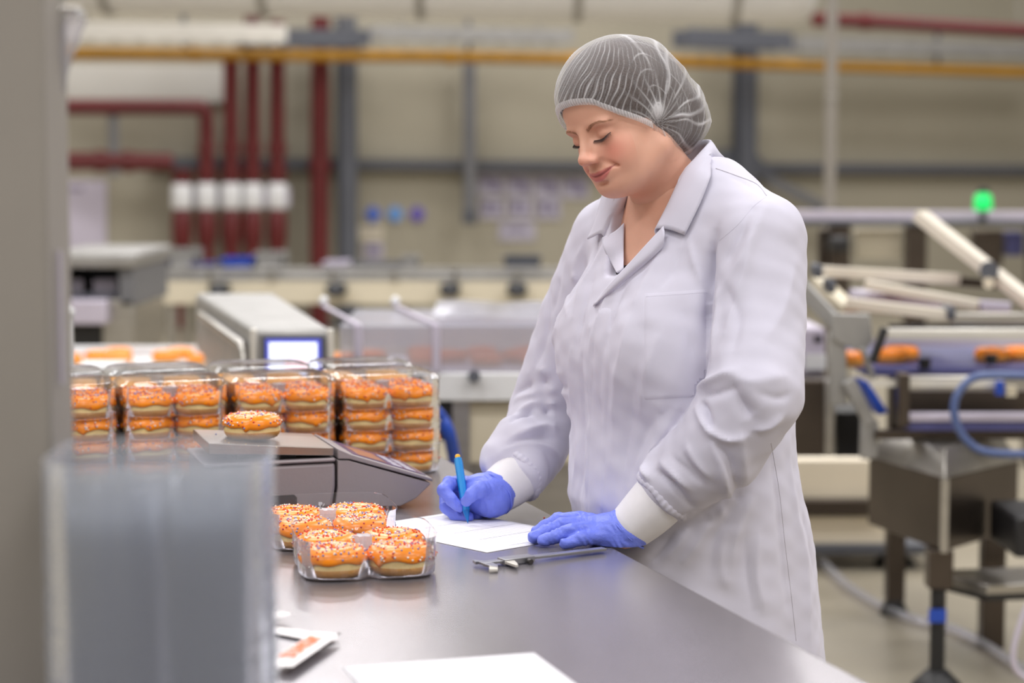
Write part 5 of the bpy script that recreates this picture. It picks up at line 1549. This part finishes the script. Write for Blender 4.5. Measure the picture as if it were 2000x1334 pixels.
# cabinet machine at the left
Ym = 9.2
t = thing('depositor_machine', 'grey cabinet machine with a dark open hatch at the left', 'machine', (P(180, 600, Ym).x, Ym, 0))
part(t, 'top_plate', 'galvanised', MB().pbox(80, 492, 264, 524, Ym - .05, 1.0), .02)
part(t, 'side_post', 'grey_paint', MB().pbox(232, 522, 262, 600, Ym, .9), .01)
part(t, 'side_post', 'grey_paint', MB().pbox(84, 522, 112, 660, Ym, .9), .01)
part(t, 'hatch_back', 'slate_paint', MB().pbox(100, 520, 250, 600, Ym + .5, .03))
part(t, 'control_sheet', 'lilac_plastic', MB().pbox(112, 545, 162, 572, Ym + .15, .01))
part(t, 'control_sheet', 'lilac_plastic', MB().pbox(182, 545, 228, 572, Ym + .15, .01))
part(t, 'shelf', 'slate_paint', MB().pbox(104, 574, 236, 582, Ym + .05, .5))
part(t, 'lower_body', 'steel', MB().pbox(200, 584, 262, 690, Ym, .8), .01)
part(t, 'drawer', 'lilac_plastic', MB().pbox(114, 586, 206, 634, Ym - .1, .4), .01)
part(t, 'dark_panel', 'black_plastic', MB().pbox(140, 636, 204, 690, Ym + .02, .5))
zz = P(180, 690, Ym).z
legs(t, (P(115, 690, Ym).x, P(250, 690, Ym).x), (Ym + .1, Ym + .7), zz + .02)
# white board above it
sheet('white_board', 'large pinkish white board on the wall at the left', 'board', 96, 352, 208, 492, 'lilac_plastic', [(.1, .1, .6, .14)])
# long packing line across the middle distance
Yp = 11.5
t = thing('packing_line', 'long beige conveyor line across the middle distance', 'conveyor', (P(700, 590, Yp).x, Yp, 0))
a = P(265, 590, Yp); c = P(1300, 590, Yp)
zt_ = P(700, 549, Yp).z; zb_ = P(700, 594, Yp).z
part(t, 'side_panel', 'cream_panel', MB().box(a.x, c.x, Yp, Yp + .03, zb_, zt_))
part(t, 'top_bed', 'galvanised', MB().box(a.x, c.x, Yp, Yp + .7, zt_, zt_ + .03))
part(t, 'back_panel', 'cream_panel', MB().box(a.x, c.x, Yp + .67, Yp + .7, zb_, zt_))
for px in (425, 655, 878, 1010):
    mm_ = part(t, 'motor', 'black_plastic', MB().pbox(px - 20, 553, px + 20, 580, Yp - .16, .15), .03)
    MB().tube([P(px, 566, Yp - .17), P(px, 566, Yp - .23)], .025, 12).build('shaft', MATS['slate_paint'], mm_, 50)
part(t, 'guard_rail', 'galvanised', MB().bar(P(265, 528, Yp), P(1300, 528, Yp), .03, .035))
for k in range(9):
    px = 290 + k * 120; part(t, 'rail_post', 'steel', MB().bar(P(px, 550, Yp), P(px, 526, Yp), .03, .03))
legs(t, [a.x + .2 + k * (c.x - a.x - .4) / 4 for k in range(5)], (Yp + .05, Yp + .62), zb_ + .02)
def crate(px, w_, h_, m, label):
    y1_ = 546; p0 = P(px - w_ / 2, y1_, Yp + .2); p1 = P(px + w_ / 2, y1_ - h_, Yp + .2)
    t = thing('plastic_crate', label, 'crate', (p0.x, Yp + .2, zt_ + .03), 'crates on the packing line')
    z0_ = zt_ + .03; z1_ = z0_ + (p1.z - p0.z); hx = (p1.x - p0.x) / 2; cx = (p0.x + p1.x) / 2; cy = Yp + .37; w2 = .012
    b = MB(); b.box(cx - hx, cx + hx, cy - .15, cy + .15, z0_, z0_ + .01)
    b.box(cx - hx, cx + hx, cy - .15, cy - .15 + w2, z0_, z1_).box(cx - hx, cx + hx, cy + .15 - w2, cy + .15, z0_, z1_).box(cx - hx, cx - hx + w2, cy - .15, cy + .15, z0_, z1_).box(cx + hx - w2, cx + hx, cy - .15, cy + .15, z0_, z1_)
    b.build('walls', MATS[m], t)
    MB().box(cx - hx - .01, cx + hx + .01, cy - .16, cy - .148, z1_ - .015, z1_).build('rim', MATS[m], t)
    return t
crate(298, 56, 28, 'blue_belt', 'dark blue crate at the left end of the packing line')
crate(392, 40, 22, 'blue_belt', 'small violet blue crate below the sprinkler risers')
crate(462, 62, 30, 'blue_plastic', 'bright blue crate in the middle of the packing line')
crate(355, 52, 48, 'galvanised', 'grey metal box between the blue crates')
crate(525, 56, 42, 'galvanised', 'grey metal box right of the bright blue crate')
crate(655, 46, 24, 'lilac_plastic', 'pale lilac crate under the red riser pipe')
crate(740, 90, 22, 'grey_paint', 'wide grey crate right of the slate column')
crate(800, 30, 34, 'galvanised', 'upright grey metal box near the middle')
crate(1020, 70, 34, 'slate_paint', 'dark grey box behind the worker at the right')
# covered outfeed conveyor
Yo = 5.8
t = thing('outfeed_conveyor', 'white outfeed conveyor with cream side panel beyond the stacks', 'conveyor', (P(900, 800, Yo).x, Yo, 0))
a = P(664, 760, Yo); c = P(1240, 760, Yo); zo = P(900, 728, Yo).z
part(t, 'side_panel', 'white_paint', MB().pbox(664, 728, 1240, 784, Yo, .03), .006)
part(t, 'belt', 'white_paint', MB().box(a.x, c.x, Yo + .03, Yo + .6, zo - .02, zo), 0)
part(t, 'lower_panel', 'cream_panel', MB().pbox(906, 784, 1240, 905, Yo + .05, .03), .004)
part(t, 'body', 'steel', MB().box(P(906, 800, Yo).x, c.x, Yo + .1, Yo + .55, .1, zo - .05))
part(t, 'motor', 'black_plastic', MB().pbox(844, 762, 902, 862, Yo + .04, .25), .015)
part(t, 'dark_slot', 'black_plastic', MB().pbox(735, 734, 828, 746, Yo - .004, .01), 0)
part(t, 'knob', 'slate_paint', MB().tube([P(926, 735, Yo), P(926, 735, Yo - .05)], .018, 14), 0, 50)
part(t, 'back_guide', 'cream_panel', MB().pbox(664, 680, 1240, 722, Yo + .6, .03))
legs(t, (a.x + .1, P(900, 800, Yo).x, c.x - .1), (Yo + .06, Yo + .54), zo - .06)
for i, px in enumerate((672, 724, 822, 835, 881, 940, 951, 1010, 1032, 1045)):
    far_doughnut((P(px, 715, Yo + .3).x, Yo + .2 + .11 * (i % 3), zo), 'orange doughnut under the clear guard, number %s from the screen' % ['one', 'two', 'three', 'four', 'five', 'six', 'seven', 'eight', 'nine', 'ten'][i], 'doughnuts under the clear guard')
# clear guard over it
t = thing('clear_guard', 'clear plastic guard tunnel over the outfeed conveyor', 'guard', (P(780, 720, Yo).x, Yo, zo))
zg = P(860, 640, Yo).z; zg2 = P(740, 606, Yo + .62).z
x0_ = P(664, 700, Yo).x; x1_ = P(1240, 700, Yo).x
part(t, 'front_pane', 'clear_guard', MB().box(x0_, x1_, Yo + .006, Yo + .010, zo, zg), 0)
b = MB(); b.prism([(x0_, Yo + .008, zg), (x0_, Yo + .008, zg + .004), (x0_, Yo + .62, zg2 + .004), (x0_, Yo + .62, zg2)], (x1_ - x0_, 0, 0)); part(t, 'top_pane', 'clear_guard', b, 0)
part(t, 'back_pane', 'clear_guard', MB().box(x0_, x1_, Yo + .632, Yo + .636, zo, zg2), 0)
for px, pb in ((700, 632), (852, 772)):
    x = P(px, 700, Yo).x; part(t, 'post', 'lilac_plastic', MB().box(x - .012, x + .012, Yo - .008, Yo + .006, zo + .001, zg + .01))
    q_ = P(pb, 604, Yo + .62); part(t, 'rafter', 'lilac_plastic', MB().bar((x, Yo, zg + .008), (q_.x, Yo + .62, zg2 + .014), .016, .010))
    part(t, 'knob', 'white_paint', MB().add([Vector((q_.x, Yo + .62, zg2 + .03)) + v_ * .018 for v_ in V_], F_), 0, 80)
# wrinkled film over the guard
b = MB(); nu, nv = 40, 14; xs0 = P(840, 640, Yo).x
for i in range(nu + 1):
    for j in range(nv + 1):
        u, w_ = i / nu, j / nv
        b.v.append((xs0 + (x1_ - xs0) * u, Yo + .01 + .6 * w_, zg + .016 + (zg2 - zg) * w_ + .012 + .010 * math.sin(26 * w_ + 3 * u) * math.sin(7 * u + 1)))
for i in range(nu):
    for j in range(nv):
        k_ = i * (nv + 1) + j; b.f.append((k_, k_ + 1, k_ + nv + 2, k_ + nv + 1)); b.m.append(0)
o = b.build('film_sheet', MATS['clear_guard'], None, 80); tag(o, 'wrinkled clear film draped over the conveyor guard', 'film')
# blue hose beside the stacks
pts = [P(846, 800, 5.3), P(862, 818, 5.3), P(876, 846, 5.3), P(886, 890, 5.35), P(896, 960, 5.4)]
end = pts[-1]; pts += [Vector((end.x + .05, 5.45, .3)), Vector((end.x + .1, 5.5, .02)), Vector((end.x + .4, 5.5, .02))]
o = MB().tube(spline([P(840, 788, 5.6)] + pts, 8), .018, 12).build('air_hose', MATS['blue_plastic'], None, 70); tag(o, 'thick blue air hose hanging right of the doughnut stacks', 'hose')
# pallet-blue tub under the table edge
MB()
# ------------------------------------------------------------------ machines at the right
def beam(t, name, p0, p1, Y0_, Y1_, thpx, m, dep=.05):
    a = P(p0[0], p0[1], Y0_); c = P(p1[0], p1[1], Y1_); h = thpx / (FPX / ((Y0_ + Y1_) / 2))
    return MB().bar(a, c, dep, h).build(name, MATS[m], t, bevel=.004)
t = thing('overhead_beam', 'lilac grey overhead beam behind the right conveyors', 'beam', (P(1800, 430, 10).x, 10, 0))
beam(t, 'beam', (1500, 420), (2060, 422), 10, 10, 18, 'lilac_plastic', .1); beam(t, 'lower_flange', (1500, 434), (2060, 436), 10, 10, 10, 'slate_paint', .14)
for px in (1640, 1790, 2030):
    q_ = P(px, 438, 10); part(t, 'post', 'steel_dark', MB().box(q_.x - .05, q_.x + .05, 9.97, 10.07, 0, q_.z))
for i, (x0p, y0p, x1p, y1p, m) in enumerate(((1600, 448, 1660, 520, 'steel_dark'), (1670, 446, 1765, 505, 'cream_panel'), (1775, 445, 1800, 520, 'slate_paint'), (1900, 450, 1960, 520, 'steel_dark'), (1965, 452, 2000, 500, 'blue_belt'))):
    part(t, 'panel', m, MB().pbox(x0p, y0p, x1p, y1p, 10.1, .08), .006)
part(t, 'motor', 'black_plastic', MB().pbox(1622, 462, 1662, 494, 9.8, .14), .02)
# beacon
q_ = P(1920, 394, 9.7)
t = thing('signal_beacon', 'green signal beacon glowing above the right conveyor', 'beacon', (q_.x, 9.7, P(1920, 415, 9.7).z))
MB().tube([P(1920, 425, 9.7), P(1920, 410, 9.7)], .018, 12).build('stem', MATS['slate_paint'], t, 50)
MB().tube([P(1920, 411, 9.7), P(1920, 406, 9.7), P(1920, 382, 9.7), P(1920, 376, 9.7)], [.04, .046, .040, .02], 18).build('lens', MATS['beacon_green'], t, 50)
MB().tube([P(1920, 376, 9.7), P(1920, 366, 9.7)], [.03, .022], 14).build('cap', MATS['black_plastic'], t, 50)
MB().bar(P(1920, 425, 9.7), P(1920, 425, 10.05), .03, .03).build('arm', MATS['slate_paint'], t)
# conveyor frame with raised arms
t = thing('transfer_conveyor', 'stainless transfer conveyor with raised white guide arms', 'conveyor', (P(1850, 700, 6.4).x, 6.4, 0))
beam(t, 'raised_arm', (1796, 420), (1932, 527), 6.6, 6.4, 23, 'arm_white', .06); beam(t, 'raised_arm', (1938, 532), (2040, 612), 6.4, 6.25, 22, 'arm_white', .06)
part(t, 'pivot', 'slate_paint', MB().tube([P(1932, 528, 6.34), P(1932, 528, 6.5)], .03, 16), 0, 50)
part(t, 'pivot_cap', 'cream_panel', MB().tube([P(1931, 553, 6.3), P(1931, 553, 6.36)], .018, 14), 0, 50)
beam(t, 'guide_arm', (1606, 530), (1868, 545), 6.3, 6.5, 22, 'arm_white', .05); beam(t, 'guide_arm_end', (1868, 549), (1940, 556), 6.5, 6.55, 18, 'steel_dark', .05)
beam(t, 'guide_arm', (1690, 556), (1912, 596), 6.3, 6.2, 19, 'arm_white', .05); beam(t, 'guide_arm_end', (1912, 596), (1972, 600), 6.2, 6.2, 20, 'lilac_plastic', .04)
beam(t, 'guide_arm', (1652, 592), (1856, 616), 6.1, 6.05, 22, 'arm_white', .05); beam(t, 'guide_arm', (1600, 548), (1662, 608), 6.4, 6.1, 20, 'cream_panel', .05)
beam(t, 'rail', (1856, 621), (2060, 621), 6.05, 6.05, 20, 'steel', .04); beam(t, 'rail', (1730, 652), (2060, 652), 5.95, 5.95, 21, 'steel_bright', .04)
beam(t, 'dark_rail', (1736, 637), (2060, 637), 6.1, 6.1, 8, 'black_plastic', .03)
for (px, py) in ((1626, 560), (1860, 612), (1600, 530)): part(t, 'clamp', 'slate_paint', MB().pbox(px - 8, py - 14, px + 8, py + 14, 6.0, .12), .01)
b = MB(); b.prism([P(1690, 575, 6.3), P(1760, 575, 6.3), P(1860, 600, 6.3), P(1860, 608, 6.3), P(1690, 590, 6.3)], (0, .3, 0)); part(t, 'infeed_plate', 'lilac_plastic', b, 0)
b = MB(); b.prism([P(1624, 612, 5.85), P(1700, 614, 5.85), P(1706, 664, 5.85), P(1690, 690, 5.85), P(1640, 672, 5.85), P(1624, 660, 5.85)], (0, .03, 0)); part(t, 'bracket_plate', 'galvanised', b, .004)
beam(t, 'bracket_arm', (1560, 555), (1640, 640), 5.95, 5.9, 30, 'galvanised', .03); beam(t, 'bracket_leg', (1634, 650), (1638, 790), 5.88, 5.88, 22, 'galvanised', .05)
beam(t, 'swing_arm', (1655, 742), (1700, 828), 5.85, 5.85, 24, 'galvanised', .05); beam(t, 'swing_leg', (1698, 820), (1696, 895), 5.85, 5.85, 26, 'galvanised', .05)
beam(t, 'curved_strip', (1684, 680), (1706, 740), 5.84, 5.84, 10, 'galvanised', .03); beam(t, 'lever', (1728, 640), (1704, 708), 5.8, 5.8, 15, 'black_plastic', .03)
b = MB(); b.prism([P(1676, 742, 5.9), P(1696, 746, 5.9), P(1736, 806, 5.9), P(1716, 812, 5.9)], (0, .12, 0)); part(t, 'blue_chute', 'blue_plastic', b, .004)
part(t, 'belt', 'blue_belt', MB().pbox(1690, 716, 2060, 735, 6.0, .7), .004)
part(t, 'belt_side', 'lilac_plastic', MB().pbox(1700, 664, 2060, 716, 6.75, .02), 0)
part(t, 'front_rail', 'steel', MB().pbox(1756, 735, 2060, 764, 5.75, .05), .004)
part(t, 'front_strip', 'steel_bright', MB().pbox(1700, 742, 1960, 756, 5.74, .01), 0)
part(t, 'post', 'steel_dark', MB().pbox(1754, 730, 1778, 834, 5.7, .06), .004)
part(t, 'inner_panel', 'steel_dark', MB().pbox(1770, 764, 2060, 812, 5.95, .03), 0)
part(t, 'lower_rail', 'lilac_plastic', MB().pbox(1772, 808, 2060, 824, 5.72, .05), .004); part(t, 'lower_belt', 'blue_belt', MB().pbox(1772, 824, 2060, 842, 5.73, .05), .004)
part(t, 'bottom_panel', 'steel_dark', MB().pbox(1710, 842, 2060, 858, 5.8, .04), 0)
part(t, 'tag', 'blue_plastic', MB().pbox(1946, 745, 1962, 772, 5.69, .02), 0); part(t, 'tag', 'cream_panel', MB().pbox(1966, 755, 1986, 775, 5.69, .02), 0)
for px, py in ((1806, 708), (1936, 700)): part(t, 'knob', 'black_plastic', MB().tube([P(px, py + 12, 5.98), P(px, py - 8, 5.98)], [.016, .02], 12), 0, 50)
xl = P(1752, 830, 6.6).x; o = MB().box(xl - .03, xl + .03, 6.57, 6.63, .05, P(1765, 730, 6.6).z).build('leg', MATS['steel_dark'], t); MB().tube([(xl, 6.6, 0), (xl, 6.6, .05)], [.05, .03], 14).build('foot', MATS['black_plastic'], o, 50)
xl = P(2045, 830, 6.5).x; o = MB().box(xl - .03, xl + .03, 6.47, 6.53, .05, P(1765, 834, 6.5).z).build('leg', MATS['steel_dark'], t); MB().tube([(xl, 6.5, 0), (xl, 6.5, .05)], [.05, .03], 14).build('foot', MATS['black_plastic'], o, 50)
zb_ = P(1800, 717, 6.0).z
dl_ = ['small', 'first', 'second', 'third', 'last']
for i, (px, yy) in enumerate(((1656, 5.98), (1738, 6.12), (1760, 6.2), (1938, 6.15), (1992, 6.2))):
    far_doughnut((P(px, 705, yy).x, yy, zb_ if i else P(1656, 716, yy).z), 'orange doughnut on the blue belt at the right, %s one' % dl_[i], 'doughnuts on the right belt', 1.15)
MB()
# side cabinet just right of the worker
t = thing('steel_cabinet', 'brownish stainless cabinet right behind the worker', 'cabinet', (P(1595, 890, 6.3).x, 6.3, 0))
part(t, 'body', 'steel_dark', MB().pbox(1480, 742, 1628, 892, 6.3, .6), .006); part(t, 'corner_post', 'steel', MB().pbox(1610, 742, 1632, 892, 6.28, .04), .004)
part(t, 'top_shelf', 'lilac_plastic', MB().pbox(1480, 640, 1612, 740, 6.5, .4), .01); part(t, 'label_sheet', 'white_paint', MB().pbox(1572, 692, 1614, 722, 6.48, .01), 0); part(t, 'port', 'black_plastic', MB().pbox(1590, 656, 1606, 668, 6.48, .01), 0)
part(t, 'gap_shade', 'black_plastic', MB().pbox(1632, 806, 1694, 892, 6.5, .3), 0)  # black block, puts the shade of the gap beside the cabinet into colour
# cream base behind
Yk = 7.35
t = thing('oven_base', 'cream panelled machine base with dark rails near the floor', 'machine', (P(1640, 1080, Yk).x, Yk, 0))
part(t, 'upper_panel', 'oven_cream', MB().pbox(1420, 898, 1700, 976, Yk, .4), .006); part(t, 'middle_rail', 'steel_dark', MB().pbox(1420, 976, 1720, 1008, Yk - .03, .4), .006)
part(t, 'lower_panel', 'oven_cream', MB().pbox(1420, 1008, 1760, 1066, Yk, .4), .006); part(t, 'bottom_rail', 'slate_paint', MB().pbox(1420, 1064, 1830, 1084, Yk - .03, .42), .006)
zb_ = P(1700, 1083, Yk).z
for px in (1450, 1757):
    q_ = P(px, 1083, Yk)
    o = MB().tube([(q_.x, Yk + .1, .045), (q_.x, Yk + .1, zb_ + .01)], .028, 14).build('leg', MATS['steel_dark'], t, 50); MB().tube([(q_.x, Yk + .1, 0), (q_.x, Yk + .1, .02), (q_.x, Yk + .1, .05)], [.08, .07, .03], 16).build('foot', MATS['black_plastic'], o, 50)
# stainless junction box on a leg
Yj = 5.55
t = thing('junction_box', 'large stainless junction box standing on a single steel leg', 'control box', (P(1840, 1200, Yj).x, Yj, 0))
A_ = P(1697, 905, Yj + .45); Bq = P(1845, 935, Yj); Cq = P(1990, 890, Yj + .35); zT = Bq.z; zB = P(1843, 1078, Yj).z; zTT = zT + .05
mid_b = [Vector((A_.x, A_.y, zB)), Vector((Bq.x, Bq.y, zB)), Vector((Cq.x, Cq.y, zB)), Vector((A_.x + Cq.x - Bq.x, A_.y + Cq.y - Bq.y, zB))]
ctr = sum(mid_b, Vector()) / 4
low_ = mid_b; up_ = [Vector((q.x, q.y, zT)) for q in mid_b]; top_ = [Vector((q.x + (ctr.x - q.x) * .22, q.y + (ctr.y - q.y) * .22, zT + .075)) for q in mid_b]
part(t, 'box', 'steel_dark', MB().hexa(low_ + up_), .004); part(t, 'sloping_lid', 'steel', MB().hexa(up_ + top_), .003)
part(t, 'edge_trim', 'steel', MB().bar(low_[1] + Vector((0, -.004, 0)), up_[1] + Vector((0, -.004, 0)), .02, .02), 0)
o = MB().box(Bq.x - .035, Bq.x + .035, Yj + .02, Yj + .09, .30, zB).build('leg', MATS['steel_dark'], t, bevel=.004)
MB().tube([(Bq.x, Yj + .055, .06), (Bq.x, Yj + .055, .30)], .022, 14).build('spindle', MATS['black_plastic'], o, 50); MB().tube([(Bq.x, Yj + .055, 0), (Bq.x, Yj + .055, .02), (Bq.x, Yj + .055, .06)], [.075, .07, .03], 18).build('foot', MATS['black_plastic'], o, 50)
part(t, 'back_leg', 'steel_dark', MB().box(Cq.x - .05, Cq.x + .02, Cq.y + .2, Cq.y + .27, 0, zB), .004)
part(t, 'cross_shelf', 'steel', MB().bar(P(1868, 1138, Yj + .1), P(2060, 1130, Yj + .3), .25, .03), .004); part(t, 'dark_strip', 'black_plastic', MB().bar(P(1868, 1152, Yj + .1), P(2060, 1146, Yj + .3), .25, .02), 0)
part(t, 'blue_tape', 'blue_plastic', MB().bar((Bq.x - .01, Yj + .015, P(1868, 1192, Yj).z), (Bq.x - .01, Yj + .015, P(1868, 1218, Yj).z), .05, .004), 0)
part(t, 'dark_motor', 'black_plastic', MB().pbox(1982, 1010, 2060, 1090, Yj - .1, .3), .01)
# hoses
q_ = [P(2060, 736, 5.6), P(1960, 733, 5.6), P(1902, 738, 5.6), P(1868, 775, 5.6), P(1866, 820, 5.6), P(1890, 862, 5.6), P(1935, 884, 5.6), P(2060, 888, 5.6)]
o = MB().tube(spline(q_, 10), .012, 12).build('air_hose', MATS['blue_hose'], None, 70); tag(o, 'looped light blue air hose on the right conveyor', 'hose')
q_ = [PZ(1605, 1096, .03), PZ(1665, 1150, .02), PZ(1760, 1200, .02), PZ(1880, 1235, .02), PZ(1990, 1300, .02), PZ(2060, 1340, .02)]
o = MB().tube(spline(q_, 10), .014, 10).build('floor_hose', MATS['clear_guard'], None, 70); tag(o, 'pale translucent hose lying across the factory floor', 'hose')
q_ = [P(2010, 1180, 5.3), P(1996, 1210, 5.3), P(1980, 1270, 5.3), P(1986, 1310, 5.3), P(2030, 1345, 5.3), Vector((P(2060, 1345, 5.3).x, 5.3, .012))]
o = MB().tube(spline(q_, 10), .008, 10).build('power_cable', MATS['lilac_plastic'], None, 70); tag(o, 'pale cable hanging at the lower right corner', 'cable')
